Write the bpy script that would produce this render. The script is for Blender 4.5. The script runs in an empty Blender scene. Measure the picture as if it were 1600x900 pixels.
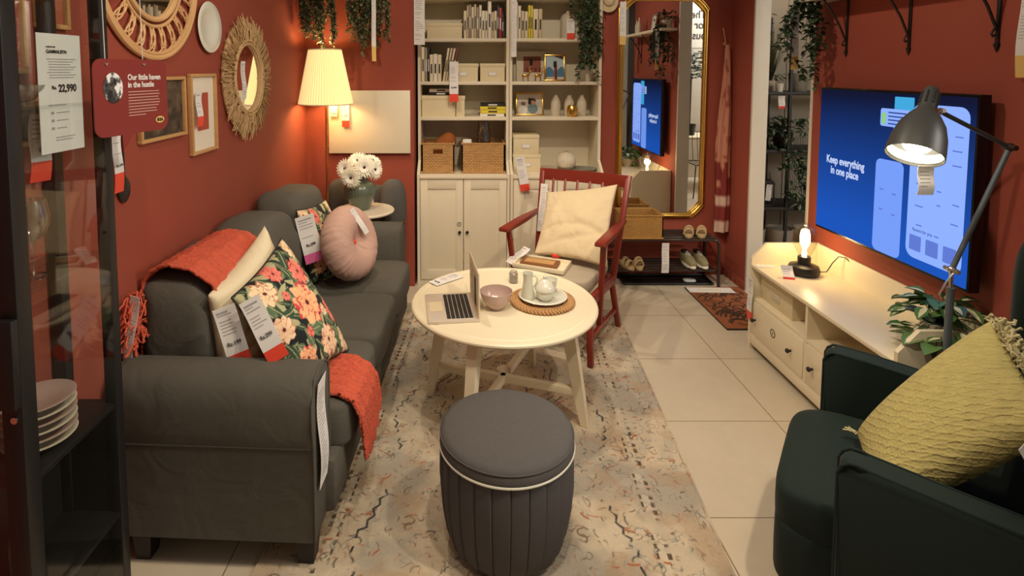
import bpy, bmesh, math, random
import numpy as np
from mathutils import Vector, Matrix, Euler

sc = bpy.context.scene
COL = sc.collection
R = math.radians
random.seed(7)

# ------------------------------------------------------------------ camera
cam_d = bpy.data.cameras.new('camera'); cam = bpy.data.objects.new('camera', cam_d); COL.objects.link(cam)
cam.location = (0, 0, 1.7)
cam.rotation_euler = (R(90) - math.atan(60 / 865), 0, 0)
cam_d.sensor_width = 36; cam_d.lens = 865 / 1600 * 36
cam_d.shift_x = 74 / 1600; cam_d.shift_y = -281 / 1600
cam_d.clip_start = .02
sc.camera = cam

# ------------------------------------------------------------------ world, exposure, lights
w = bpy.data.worlds.new('store'); sc.world = w; w.use_nodes = True
w.node_tree.nodes['Background'].inputs[0].default_value = (1, .86, .70, 1)
w.node_tree.nodes['Background'].inputs[1].default_value = .22
sc.view_settings.view_transform = 'Standard'; sc.view_settings.look = 'None'
sc.view_settings.gamma = 1; sc.view_settings.use_curve_mapping = False
sc.view_settings.exposure = 0.12
sc.cycles.max_bounces = 7; sc.cycles.transparent_max_bounces = 12
sc.cycles.sample_clamp_indirect = 4


def lamp(kind, name, loc, energy, color=(1, .83, .63), size=.06, target=None, angle=90, blend=.5):
    d = bpy.data.lights.new(name, kind); d.energy = energy; d.color = color
    if kind == 'AREA': d.size = size
    else: d.shadow_soft_size = size
    if kind == 'SPOT': d.spot_size = R(angle); d.spot_blend = blend
    o = bpy.data.objects.new(name, d); COL.objects.link(o); o.location = loc
    if target: o.rotation_euler = (Vector(target) - Vector(loc)).to_track_quat('-Z', 'Y').to_euler()
    return o


lamp('SPOT', 'track_spot', (-.5, 3.0, 3.1), 62, target=(.5, 3.3, .3), angle=84, size=.03)
lamp('SPOT', 'track_spot', (1.3, 1.0, 3.1), 115, target=(-.5, 2.6, .3), angle=80, size=.05)
lamp('SPOT', 'track_spot', (.35, 2.0, 3.2), 95, target=(.35, 4.5, 1.1), angle=75, size=.05)
lamp('SPOT', 'track_spot', (.3, 1.2, 3.1), 75, target=(.6, 2.3, 0), angle=92, size=.05)
lamp('SPOT', 'track_spot', (.2, 2.6, 3.1), 60, target=(2.1, 2.8, .6), angle=90, size=.05)
lamp('SPOT', 'track_spot', (-.2, .9, 3.1), 40, target=(-1.2, 1.9, 1.0), angle=90, size=.05)
lamp('AREA', 'store_fill_light', (4.6, .6, 3.0), 120, color=(1, .95, .88), size=1.5, target=(3.6, .4, 1.0))  # added fill light, brightens the store area seen in the mirror
lamp('SPOT', 'plant_rack_spot', (2.9, 4.7, 2.9), 22, target=(2.95, 5.3, 2.0), angle=70, size=.05)


# ------------------------------------------------------------------ materials
def L(r, g, b):
    f = lambda c: ((c / 255 + .055) / 1.055) ** 2.4 if c > 10 else c / 255 / 12.92
    return (f(r), f(g), f(b))


def mat(name, rgb, rough=.6, metal=0., var=.12, vscale=6., bump=0., bscale=200., attr=False, stretch=None, crumple=0., **kw):
    m = bpy.data.materials.new(name); m.use_nodes = True
    nt = m.node_tree; N = nt.nodes; K = nt.links; p = N['Principled BSDF']
    tc = N.new('ShaderNodeTexCoord'); src = tc.outputs['Object']
    if stretch:
        mp = N.new('ShaderNodeMapping'); mp.inputs['Scale'].default_value = stretch
        K.new(src, mp.inputs[0]); src = mp.outputs[0]
    nz = N.new('ShaderNodeTexNoise'); nz.inputs['Scale'].default_value = vscale; nz.inputs['Detail'].default_value = 5
    K.new(src, nz.inputs['Vector'])
    mr = N.new('ShaderNodeMapRange'); mr.inputs[3].default_value = 1 - var; mr.inputs[4].default_value = 1 + var
    K.new(nz.outputs[0], mr.inputs[0])
    mx = N.new('ShaderNodeMix'); mx.data_type = 'RGBA'; mx.blend_type = 'MULTIPLY'; mx.inputs[0].default_value = 1
    if attr:
        a = N.new('ShaderNodeAttribute'); a.attribute_name = 'col'; K.new(a.outputs['Color'], mx.inputs[6])
    else:
        mx.inputs[6].default_value = (*rgb, 1)
    K.new(mr.outputs[0], mx.inputs[7]); K.new(mx.outputs[2], p.inputs['Base Color'])
    p.inputs['Roughness'].default_value = rough; p.inputs['Metallic'].default_value = metal
    if bump:
        n2 = N.new('ShaderNodeTexNoise'); n2.inputs['Scale'].default_value = bscale; n2.inputs['Detail'].default_value = 3
        K.new(src, n2.inputs['Vector'])
        b = N.new('ShaderNodeBump'); b.inputs['Strength'].default_value = bump; b.inputs['Distance'].default_value = .004
        K.new(n2.outputs[0], b.inputs['Height']); K.new(b.outputs[0], p.inputs['Normal'])
        if crumple:
            n3 = N.new('ShaderNodeTexNoise'); n3.inputs['Scale'].default_value = 7; n3.inputs['Detail'].default_value = 2; n3.inputs['Distortion'].default_value = 1.2
            K.new(src, n3.inputs['Vector']); b3 = N.new('ShaderNodeBump'); b3.inputs['Strength'].default_value = crumple; b3.inputs['Distance'].default_value = .03
            K.new(n3.outputs[0], b3.inputs['Height']); K.new(b3.outputs[0], b.inputs['Normal'])
    for k, v in kw.items(): p.inputs[k.replace('_', ' ')].default_value = v
    return m


def emit(name, rgb, s):
    m = bpy.data.materials.new(name); m.use_nodes = True; nt = m.node_tree
    e = nt.nodes.new('ShaderNodeEmission'); e.inputs[0].default_value = (*rgb, 1); e.inputs[1].default_value = s
    nt.links.new(e.outputs[0], nt.nodes['Material Output'].inputs[0]); return m


def pane_mat(name, tint=(1, 1, 1), refl=.08, rough=.02, edge=.6):
    m = bpy.data.materials.new(name); m.use_nodes = True; nt = m.node_tree; N = nt.nodes; K = nt.links
    t = N.new('ShaderNodeBsdfTransparent'); t.inputs[0].default_value = (*tint, 1)
    g = N.new('ShaderNodeBsdfGlossy'); g.inputs['Roughness'].default_value = rough
    lw = N.new('ShaderNodeLayerWeight'); lw.inputs[0].default_value = .5
    pw = N.new('ShaderNodeMath'); pw.operation = 'POWER'; pw.inputs[1].default_value = 4; K.new(lw.outputs['Facing'], pw.inputs[0])
    f = N.new('ShaderNodeMath'); f.operation = 'MULTIPLY_ADD'; f.inputs[1].default_value = edge; f.inputs[2].default_value = refl / 2; K.new(pw.outputs[0], f.inputs[0])
    mx = N.new('ShaderNodeMixShader'); K.new(f.outputs[0], mx.inputs[0]); K.new(t.outputs[0], mx.inputs[1]); K.new(g.outputs[0], mx.inputs[2])
    K.new(mx.outputs[0], N['Material Output'].inputs[0]); return m


def weave_mat(name, c1, c2, scale=60, rough=.7):
    m = bpy.data.materials.new(name); m.use_nodes = True; nt = m.node_tree; N = nt.nodes; K = nt.links; p = N['Principled BSDF']
    tc = N.new('ShaderNodeTexCoord')
    sx = N.new('ShaderNodeSeparateXYZ'); K.new(tc.outputs['Object'], sx.inputs[0])
    ad = N.new('ShaderNodeMath'); ad.operation = 'ADD'; K.new(sx.outputs[0], ad.inputs[0]); K.new(sx.outputs[1], ad.inputs[1])
    cb = N.new('ShaderNodeCombineXYZ'); K.new(ad.outputs[0], cb.inputs[0]); K.new(sx.outputs[2], cb.inputs[1])
    br = N.new('ShaderNodeTexBrick'); br.inputs['Scale'].default_value = scale; br.inputs['Color1'].default_value = (*c1, 1)
    br.inputs['Color2'].default_value = (c1[0] * .8, c1[1] * .8, c1[2] * .8, 1); br.inputs['Mortar'].default_value = (*c2, 1)
    br.inputs['Mortar Size'].default_value = .06; br.inputs['Brick Width'].default_value = 1.2; br.inputs['Row Height'].default_value = .6
    br.inputs['Mortar Smooth'].default_value = .8
    K.new(cb.outputs[0], br.inputs[0]); K.new(br.outputs[0], p.inputs['Base Color'])
    b = N.new('ShaderNodeBump'); b.inputs['Strength'].default_value = .9; b.inputs['Distance'].default_value = .004; b.invert = True
    K.new(br.outputs[1], b.inputs['Height']); K.new(b.outputs[0], p.inputs['Normal'])
    p.inputs['Roughness'].default_value = rough; return m


def tile_mat():
    m = bpy.data.materials.new('floor_tile'); m.use_nodes = True; nt = m.node_tree; N = nt.nodes; K = nt.links; p = N['Principled BSDF']
    tc = N.new('ShaderNodeTexCoord'); mp = N.new('ShaderNodeMapping'); mp.inputs['Location'].default_value = (-.925 / .58, -1.993 / .58, 0)
    mp.inputs['Scale'].default_value = (1 / .58,) * 3; K.new(tc.outputs['Object'], mp.inputs[0])
    br = N.new('ShaderNodeTexBrick'); br.offset = 0; br.inputs['Scale'].default_value = 1; br.inputs['Brick Width'].default_value = 1
    br.inputs['Row Height'].default_value = 1; br.inputs['Mortar Size'].default_value = .004; br.inputs['Mortar Smooth'].default_value = .3
    c = L(206, 193, 170)
    br.inputs['Color1'].default_value = (*c, 1); br.inputs['Color2'].default_value = (c[0] * .95, c[1] * .95, c[2] * .95, 1)
    br.inputs['Mortar'].default_value = (*L(120, 100, 75), 1)
    K.new(mp.outputs[0], br.inputs[0])
    nz = N.new('ShaderNodeTexNoise'); nz.inputs['Scale'].default_value = 7; nz.inputs['Detail'].default_value = 9; nz.inputs['Roughness'].default_value = .75
    K.new(tc.outputs['Object'], nz.inputs[0])
    mr = N.new('ShaderNodeMapRange'); mr.inputs[3].default_value = .86; mr.inputs[4].default_value = 1.1; K.new(nz.outputs[0], mr.inputs[0])
    mx = N.new('ShaderNodeMix'); mx.data_type = 'RGBA'; mx.blend_type = 'MULTIPLY'; mx.inputs[0].default_value = 1
    K.new(br.outputs[0], mx.inputs[6]); K.new(mr.outputs[0], mx.inputs[7]); K.new(mx.outputs[2], p.inputs['Base Color'])
    p.inputs['Roughness'].default_value = .33; return m


M = dict(
    wall=mat('terracotta_paint', L(150, 70, 52), .75, var=.05, vscale=2, bump=.05, bscale=120),
    white=mat('white_paint', L(226, 216, 192), .45, var=.03, vscale=3),
    trim=mat('white_trim', L(214, 206, 192), .5, var=.03),
    cream=mat('cream_card', L(222, 208, 172), .6, var=.04, vscale=9),
    tablewhite=mat('table_white', L(238, 226, 196), .35, var=.03),
    floor=tile_mat(),
    grey_wall=mat('grey_board', L(150, 142, 128), .8, var=.15, vscale=2),
    sofa=mat('dark_grey_cotton', L(86, 83, 75), .95, var=.10, vscale=9, bump=.35, bscale=500, crumple=.22),
    sofa_dark=mat('grey_wool', L(84, 82, 80), .95, var=.1, bump=.3, bscale=400),
    pouf=mat('charcoal_linen', L(88, 85, 84), .95, var=.10, vscale=60, bump=.4, bscale=700),
    pouf2=mat('charcoal_linen_skirt', L(84, 82, 84), .95, var=.10, vscale=60, bump=.4, bscale=700),
    green=mat('green_velvet', L(6, 30, 25), .85, var=.15, vscale=8, bump=.15, bscale=400, Sheen_Weight=.03, Sheen_Roughness=.4),
    yellow=mat('olive_yellow_cotton', L(182, 170, 108), .95, var=.2, vscale=30, bump=1.0, bscale=130),
    fringe=mat('olive_fringe', L(196, 188, 146), .95, var=.2),
    throw=mat('coral_chenille', L(206, 92, 66), .95, var=.22, vscale=70, bump=1.0, bscale=260),
    cream_cloth=mat('natural_cotton', L(226, 212, 180), .95, var=.06, bump=.3, bscale=300, crumple=.3),
    beige_cloth=mat('beige_linen', L(214, 196, 160), .95, var=.06, bump=.3, bscale=300, crumple=.4),
    pink=mat('dusty_pink_velvet', L(196, 160, 146), .85, var=.06, bump=.2, bscale=300, crumple=.4),
    floral=mat('printed_cotton', (1, 1, 1), .9, var=.08, vscale=80, bump=.2, bscale=400, attr=True),
    attr=mat('coloured_print', (1, 1, 1), .75, var=.06, attr=True),
    rug=mat('rug_pile', (1, 1, 1), .98, var=.16, vscale=160, bump=.8, bscale=350, attr=True),
    leaf=mat('leaf', (1, 1, 1), .45, var=.12, vscale=40, attr=True),
    red=mat('red_lacquered_wood', L(128, 44, 32), .35, var=.08, vscale=12),
    seatgrey=mat('seat_fabric', L(172, 158, 138), .95, var=.06, bump=.3, bscale=300),
    dark=mat('near_black_wood', L(30, 26, 24), .5, var=.1),
    black=mat('black_metal', L(26, 25, 25), .45, var=.08),
    blackgloss=mat('black_gloss', L(12, 12, 13), .2, var=.02),
    brown=mat('dark_brown_metal', L(48, 34, 26), .5, var=.1),
    grey_metal=mat('blue_grey_metal', L(104, 116, 122), .38, var=.04, Metallic=.3),
    lampgrey=mat('dark_grey_metal', L(66, 68, 66), .42, var=.05),
    chrome=mat('chrome', (.75, .74, .72), .18, 1),
    gold=mat('gold_leaf', L(212, 168, 84), .28, 1, var=.12, vscale=30),
    brass=mat('brass', L(206, 160, 90), .3, 1),
    mirror=mat('mirror_silver', (.86, .86, .84), .015, 1, var=0),
    paper=mat('white_paper', L(232, 230, 228), .6, var=.03),
    paper_d=mat('ink_grey', L(166, 162, 162), .7, var=0),
    ink=mat('ink_black', L(38, 36, 38), .7, var=0),
    tagred=mat('tag_red', L(236, 78, 56), .45, var=.04),
    tagyellow=mat('tag_yellow', L(232, 196, 116), .5, var=.04),
    tagpink=mat('tag_pink', L(232, 110, 170), .5, var=.04),
    signred=mat('sign_red', L(130, 46, 40), .5, var=.02),
    wood=mat('light_oak', L(196, 152, 98), .5, var=.2, vscale=8, stretch=(1, 1, 8)),
    woodmid=mat('mid_wood', L(132, 86, 48), .5, var=.2, vscale=8),
    wicker=weave_mat('wicker', L(206, 158, 98), L(96, 58, 28), 45),
    wicker2=weave_mat('fine_wicker', L(196, 148, 78), L(130, 88, 42), 75),
    rattan=mat('rattan', L(214, 170, 118), .5, var=.15),
    straw=mat('straw', L(206, 172, 124), .8, var=.3, vscale=60),
    jute=mat('jute_rope', L(190, 146, 96), .9, var=.35, vscale=120, bump=.6, bscale=300),
    ceramic=mat('white_ceramic', L(226, 226, 212), .15, var=.02, Coat_Weight=.4),
    ceramic_g=mat('pale_green_glaze', L(216, 218, 202), .15, var=.03, Coat_Weight=.4),
    ceramic_p=mat('pink_brown_glaze', L(186, 160, 150), .2, var=.03, Coat_Weight=.4),
    greenvase=mat('grey_green_glaze', L(96, 106, 92), .25, var=.08, Coat_Weight=.3),
    greyplate=mat('grey_glaze', L(132, 130, 118), .3),
    beigepot=mat('beige_stoneware', L(206, 196, 176), .6, var=.05),
    petal=mat('white_petal', L(244, 240, 222), .7, var=.05),
    marble=mat('pale_marble', L(226, 214, 192), .25, var=.12, vscale=9),
    alu=mat('aluminium', L(218, 206, 190), .35, .25, var=.02),
    keys=mat('black_keys', L(40, 40, 42), .5),
    clay=mat('rust_cloth', L(150, 84, 34), .9, var=.2),
    coir=mat('coir', (1, 1, 1), .98, var=.22, vscale=200, bump=.8, bscale=400, attr=True),
    pane=pane_mat('clear_pane', (.93, .95, .94)),
    glass=pane_mat('clear_glass', (.84, .86, .85), .34, .14, 2.0),
    shade=mat('pleated_shade', L(246, 224, 160), .8, var=.03, Transmission_Weight=0, Emission_Color=(1, .78, .36, 1), Emission_Strength=.55),
    bulb=emit('warm_bulb', (1, .72, .32), 22),
    ledbulb=emit('white_bulb', (1, .86, .62), 14),
)


def crinkle(m):
    nt = m.node_tree; N = nt.nodes; K = nt.links; p = N['Principled BSDF']; prev = p.inputs['Normal'].links[0].from_socket
    tc = N.new('ShaderNodeTexCoord')
    for d, rot in (('X', (0, 0, R(-52))), ('Z', (R(25), 0, 0))):
        mp = N.new('ShaderNodeMapping'); mp.inputs['Rotation'].default_value = rot; K.new(tc.outputs['Object'], mp.inputs[0])
        wv = N.new('ShaderNodeTexWave'); wv.bands_direction = d; wv.inputs['Scale'].default_value = 17; wv.inputs['Distortion'].default_value = 3
        wv.inputs['Detail'].default_value = 3; wv.inputs['Detail Scale'].default_value = 1.6; K.new(mp.outputs[0], wv.inputs[0])
        pw = N.new('ShaderNodeMath'); pw.operation = 'POWER'; pw.inputs[1].default_value = 5; K.new(wv.outputs['Fac'], pw.inputs[0])
        b = N.new('ShaderNodeBump'); b.inputs['Strength'].default_value = .4; b.inputs['Distance'].default_value = .005
        K.new(pw.outputs[0], b.inputs['Height']); K.new(prev, b.inputs['Normal']); prev = b.outputs[0]
    K.new(prev, p.inputs['Normal'])
crinkle(M['yellow'])


# ------------------------------------------------------------------ mesh helpers
class G:
    def __init__(s, color=False):
        s.bm = bmesh.new(); s.c = None
        s.lay = s.bm.loops.layers.float_color.new('col') if color else None
        s.mi = 0

    def _done(s, faces):
        for f in faces:
            f.material_index = s.mi; f.smooth = True
            if s.lay is not None and s.c is not None:
                for l in f.loops: l[s.lay] = (*s.c, 1)

    def box(s, x0, x1, y0, y1, z0, z1, bev=0., seg=2, mtx=None):
        n0 = set(s.bm.faces) if bev else None
        vs = [s.bm.verts.new((x, y, z)) for x in (x0, x1) for y in (y0, y1) for z in (z0, z1)]
        fs = [s.bm.faces.new([vs[i] for i in q]) for q in ((0, 1, 3, 2), (4, 6, 7, 5), (0, 4, 5, 1), (2, 3, 7, 6), (0, 2, 6, 4), (1, 5, 7, 3))]
        if bev:
            es = list({e for f in fs for e in f.edges})
            bmesh.ops.bevel(s.bm, geom=es, offset=bev, segments=seg, affect='EDGES', profile=.5)
            fs = [f for f in s.bm.faces if f not in n0]
            vs = list({v for f in fs for v in f.verts})
        if mtx is not None:
            for v in vs: v.co = mtx @ v.co
        s._done(fs); return s

    def prism(s, pts, axis, a, b, bev=0., mtx=None):
        def mk(p, t):
            return {'x': (t, p[0], p[1]), 'y': (p[0], t, p[1]), 'z': (p[0], p[1], t)}[axis]
        n0 = set(s.bm.faces)
        A = [s.bm.verts.new(mk(p, a)) for p in pts]; B = [s.bm.verts.new(mk(p, b)) for p in pts]
        n = len(pts)
        f1 = s.bm.faces.new(A); f2 = s.bm.faces.new(B[::-1])
        for i in range(n): s.bm.faces.new([A[i], B[i], B[(i + 1) % n], A[(i + 1) % n]])
        if bev:
            es = list(set(f1.edges) | set(f2.edges))
            bmesh.ops.bevel(s.bm, geom=es, offset=bev, segments=2, affect='EDGES', profile=.5)
        fs = [f for f in s.bm.faces if f not in n0]
        bmesh.ops.recalc_face_normals(s.bm, faces=fs)
        if mtx is not None:
            for v in {v for f in fs for v in f.verts}: v.co = mtx @ v.co
        s._done(fs); return s

    def tube(s, pts, r, seg=8, closed=False, cap=True):
        pts = [Vector(p) for p in pts]; n = len(pts)
        rs = r if isinstance(r, (list, tuple)) else [r] * n
        rings = []; up = None
        for i, p in enumerate(pts):
            if closed: t = pts[(i + 1) % n] - pts[i - 1]
            else: t = pts[min(i + 1, n - 1)] - pts[max(i - 1, 0)]
            t = t.normalized() if t.length > 1e-9 else Vector((0, 0, 1))
            if up is None: up = Vector((0, 0, 1)) if abs(t.z) < .9 else Vector((1, 0, 0))
            u = (up - t * up.dot(t))
            if u.length < 1e-4: u = t.orthogonal()
            u.normalize(); up = u; v = t.cross(u)
            rings.append([s.bm.verts.new(p + (u * math.cos(2 * math.pi * k / seg) + v * math.sin(2 * math.pi * k / seg)) * rs[i]) for k in range(seg)])
        fs = []
        for i in range(n if closed else n - 1):
            a, b = rings[i], rings[(i + 1) % n]
            for k in range(seg): fs.append(s.bm.faces.new([a[k], a[(k + 1) % seg], b[(k + 1) % seg], b[k]]))
        if not closed and cap:
            fs.append(s.bm.faces.new(rings[0][::-1])); fs.append(s.bm.faces.new(rings[-1]))
        s._done(fs); return s

    def lathe(s, prof, c=(0, 0, 0), seg=32, mod=None, mtx=None, cap=True):
        rings = []; cx, cy, cz = c
        for (r, z) in prof:
            ring = []
            for k in range(seg):
                a = 2 * math.pi * k / seg; rr = max(r, 1e-5) * (mod(a, z) if mod else 1)
                p = Vector((rr * math.cos(a), rr * math.sin(a), z))
                if mtx is not None: p = mtx @ p
                ring.append(s.bm.verts.new((cx + p.x, cy + p.y, cz + p.z)))
            rings.append(ring)
        fs = []
        for a, b in zip(rings, rings[1:]):
            for k in range(seg): fs.append(s.bm.faces.new([a[k], a[(k + 1) % seg], b[(k + 1) % seg], b[k]]))
        if prof[0][0] > 1e-4 and prof[-1][0] > 1e-4:
            a, b = rings[-1], rings[0]
            for k in range(seg): fs.append(s.bm.faces.new([a[k], a[(k + 1) % seg], b[(k + 1) % seg], b[k]]))
        elif cap and prof[0][0] > 1e-4: fs.append(s.bm.faces.new(rings[0][::-1]))
        elif cap and prof[-1][0] > 1e-4: fs.append(s.bm.faces.new(rings[-1]))
        s._done(fs); return s

    def ball(s, c, r, seg=16, mtx=None):
        r = (r, r, r) if not isinstance(r, (list, tuple)) else r
        n0 = len(s.bm.faces)
        res = bmesh.ops.create_uvsphere(s.bm, u_segments=seg, v_segments=max(6, seg // 2), radius=1)
        for v in res['verts']:
            p = Vector((v.co.x * r[0], v.co.y * r[1], v.co.z * r[2]))
            if mtx is not None: p = mtx @ p
            v.co = p + Vector(c)
        s._done({f for v in res['verts'] for f in v.link_faces}); return s

    def sq(s, c, r, e=.5, seg=28, f=None, mtx=None):
        """superellipsoid: a soft rounded block"""
        pw = lambda v, k: math.copysign(abs(v) ** k, v)
        rings = []
        for i in range(seg // 2 + 1):
            t = -math.pi / 2 + math.pi * i / (seg // 2); ring = []
            for k in range(seg):
                a = 2 * math.pi * k / seg
                p = Vector((r[0] * pw(math.cos(t), e) * pw(math.cos(a), e), r[1] * pw(math.cos(t), e) * pw(math.sin(a), e), r[2] * pw(math.sin(t), e)))
                if f: p = f(p)
                if mtx is not None: p = mtx @ p
                ring.append(s.bm.verts.new(p + Vector(c)))
            rings.append(ring)
        fs = []
        for a, b in zip(rings, rings[1:]):
            for k in range(seg): fs.append(s.bm.faces.new([a[k], a[(k + 1) % seg], b[(k + 1) % seg], b[k]]))
        s._done(fs); return s

    def quad(s, pts):
        f = s.bm.faces.new([s.bm.verts.new(p) for p in pts]); s._done([f]); return s

    def leaf(s, p, d, up, ln, wd, c=None, fold=.25):
        """a pointed leaf with a fold along its middle"""
        d = Vector(d).normalized(); side = d.cross(Vector(up))
        if side.length < 1e-3: side = d.orthogonal()
        side.normalize(); nrm = side.cross(d)
        if c: s.c = c
        p = Vector(p)
        P_ = lambda t, w_, h_=0: s.bm.verts.new(p + d * ln * t + side * wd * w_ + nrm * (wd * abs(w_) * 2 * fold - ln * .14 * t * t + h_))
        a = P_(0, 0); m1 = P_(.35, 0); m2 = P_(.7, 0); t = P_(1, 0); l = [P_(.14, .34), P_(.42, .5), P_(.74, .33)]; q = [P_(.14, -.34), P_(.42, -.5), P_(.74, -.33)]
        F = s.bm.faces.new
        fs = [F([a, m1, l[0]]), F([m1, l[1], l[0]]), F([m1, m2, l[1]]), F([m2, l[2], l[1]]), F([m2, t, l[2]]), F([a, q[0], m1]), F([m1, q[0], q[1]]), F([m1, q[1], m2]), F([m2, q[1], q[2]]), F([m2, q[2], t])]
        s._done(fs); return s

    def build(s, name, m, parent=None, loc=None, rot=None, ang=35):
        me = bpy.data.meshes.new(name); s.bm.normal_update(); s.bm.to_mesh(me); s.bm.free()
        for x in (m if isinstance(m, (list, tuple)) else [m]): me.materials.append(M[x] if isinstance(x, str) else x)
        me.set_sharp_from_angle(angle=R(ang))
        return put(name, me, parent, loc, rot)


def put(name, me, parent=None, loc=None, rot=None):
    o = bpy.data.objects.new(name, me); COL.objects.link(o)
    if parent: o.parent = parent
    if loc: o.location = loc
    if rot: o.rotation_euler = rot
    return o


def tag(o, label=None, cat=None, group=None, kind=None):
    for k, v in (('label', label), ('category', cat), ('group', group), ('kind', kind)):
        if v: o[k] = v
    return o


def thing(name, label, cat, loc=(0, 0, 0), rz=0, group=None):
    o = bpy.data.objects.new(name, None); COL.objects.link(o); o.location = loc; o.rotation_euler = (0, 0, rz)
    o.empty_display_size = .05
    return tag(o, label, cat, group)


def struct(name, g, m, **k):
    return tag(g.build(name, m, **k), kind='structure')


def copy_tree(o, parent=None):
    c = o.copy(); COL.objects.link(c)
    if parent: c.parent = parent
    for ch in list(o.children): copy_tree(ch, c)
    return c


def grid_mesh(name, P, C, m, parent=None, wrap=False, extra=None, loc=None, rot=None):
    n, k = P.shape[:2]
    idx = np.arange(n * k).reshape(n, k)
    f = np.stack([idx[:-1, :-1], idx[1:, :-1], idx[1:, 1:], idx[:-1, 1:]], -1).reshape(-1, 4)
    me = bpy.data.meshes.new(name)
    me.vertices.add(n * k); me.vertices.foreach_set('co', P.reshape(-1).astype(np.float32))
    me.loops.add(f.size); me.loops.foreach_set('vertex_index', f.reshape(-1).astype(np.int32))
    me.polygons.add(len(f)); me.polygons.foreach_set('loop_start', np.arange(0, f.size, 4, dtype=np.int32))
    me.update(calc_edges=True)
    me.polygons.foreach_set('use_smooth', np.ones(len(f), bool))
    if C is not None:
        a = me.color_attributes.new('col', 'FLOAT_COLOR', 'POINT')
        a.data.foreach_set('color', np.concatenate([C, np.ones((n, k, 1))], -1).reshape(-1).astype(np.float32))
    me.materials.append(M[m]); me.update()
    return put(name, me, parent, loc, rot)


_fc = {}


def text(s, size, m, parent, loc, rot=(R(90), 0, 0), name='lettering', align='LEFT', sx=1., bold=0.):
    cu = bpy.data.curves.new('t', 'FONT'); cu.body = s; cu.size = size; cu.align_x = align; cu.extrude = .0003; cu.offset = bold
    cu.space_line = .95
    t = bpy.data.objects.new('t', cu); COL.objects.link(t)
    me = bpy.data.meshes.new_from_object(t); bpy.data.objects.remove(t); bpy.data.curves.remove(cu)
    for v in me.vertices: v.co.x *= sx
    me.materials.clear(); me.materials.append(M[m] if isinstance(m, str) else m)
    return put(name, me, parent, loc, rot)


def vnoise(x, y, seed=0):
    xi = np.floor(x).astype(np.int64); yi = np.floor(y).astype(np.int64); xf = x - xi; yf = y - yi
    def h(a, b):
        n = (a * 374761393 + b * 668265263 + seed * 1442695041) & 0x7fffffff
        n = ((n ^ (n >> 13)) * 1274126177) & 0x7fffffff
        return ((n ^ (n >> 16)) & 0xffff) / 65535.
    u = xf * xf * (3 - 2 * xf); v = yf * yf * (3 - 2 * yf)
    return (h(xi, yi) * (1 - u) + h(xi + 1, yi) * u) * (1 - v) + (h(xi, yi + 1) * (1 - u) + h(xi + 1, yi + 1) * u) * v


def fbm(x, y, seed=0, o=4):
    r = 0; a = .5
    for i in range(o): r = r + a * vnoise(x * 2 ** i, y * 2 ** i, seed + i); a /= 2
    return r


# price tag: a strip of paper hanging from its top edge, printed side to local -y
def price_tag(w, h, loc, rot=(0, 0, 0), parent=None, red=.0, band='tagred', price=None, wave=.004, label=None, group=None, name='price_tag', lines=True, psize=None):
    g = G(); n = 10; rows = []
    for i in range(n + 1):
        z = -h * i / n; y = wave * math.sin(i / n * 6.5)
        rows.append((y, z))
    e = .0007; cut = n if not red else max(1, min(n - 1, round(n * (1 - red))))
    for (i0, i1, mi) in ((0, cut, 0), (cut, n, 1)):
        if i1 <= i0: continue
        g.mi = mi; seg_ = rows[i0:i1 + 1]; n0 = set(g.bm.faces)
        g.prism([(y - e, z) for y, z in seg_] + [(y + e, z) for y, z in seg_[::-1]], 'x', -w / 2, w / 2)
        for f in g.bm.faces: f.smooth = False
    if lines:
        g.mi = 2; rnd = random.Random(int(w * 1e4 + h * 1e4)); top = .07; end = 1 - red - (.28 if price else .08)
        k = max(3, int(h * (end - top) / max(.012, w * .16)))
        for i in range(k):
            t = top + (end - top) * i / k
            if rnd.random() < .18: continue
            i0 = t * n; a = int(i0); fr = i0 - a; y = rows[a][0] * (1 - fr) + rows[a + 1][0] * fr; z = -h * t
            x1 = -w * .36 + w * rnd.uniform(.35, .74); hh = min(.0042, w * .045) * (1.8 if i == 0 else 1)
            g.quad([(-w * .38, y - .0016, z), (-w * .38, y - .0016, z - hh), (x1, y - .0016, z - hh), (x1, y - .0016, z)])
    o = g.build(name, ['paper', band, 'paper_d'], parent, loc, rot)
    if price:
        t = 1 - red - .14; i0 = t * n; a = int(i0); fr = i0 - a; y = rows[a][0] * (1 - fr) + rows[a + 1][0] * fr
        text(price, psize or w * .27, 'ink', o, (0, y - .004, -h * t), align='CENTER', sx=.85, bold=w * .004)
    if label: tag(o, label, 'price tag', group)
    return o


def ordinal(i): return ['first', 'second', 'third', 'fourth', 'fifth', 'sixth', 'seventh', 'eighth', 'ninth', 'tenth', 'eleventh', 'twelfth', 'thirteenth', 'fourteenth', 'fifteenth', 'sixteenth'][i]


# ================================================================== THE ROOM
WX = -1.22          # left wall plane
struct('floor', G().box(-3, 6.5, -3.5, 6.2, -.1, 0), 'floor')
struct('wall_left', G().box(WX - .1, WX, .2, 4.75, 0, 3.0), 'wall')
struct('wall_back_left', G().box(WX, -.392, 4.25, 4.85, 0, 3.0), 'wall')
struct('wall_back_alcove', G().box(-.392, 1.10, 4.755, 4.85, 0, 3.0), 'wall')
struct('wall_back_right', G().box(1.10, 2.165, 4.515, 4.85, 0, 3.0), 'wall')
struct('wall_right_return', G().box(2.165, 2.27, 4.17, 4.85, 0, 3.0), 'wall')
struct('trim_1', G().box(2.160, 2.276, 4.145, 4.17, 0, 3.0, .003), 'trim')
struct('wall_right', G().box(2.15, 2.262, 1.95, 3.41, 0, 3.0), 'wall')
struct('trim_2', G().box(2.145, 2.268, 3.41, 3.435, 0, 3.0, .003), 'trim')
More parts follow.
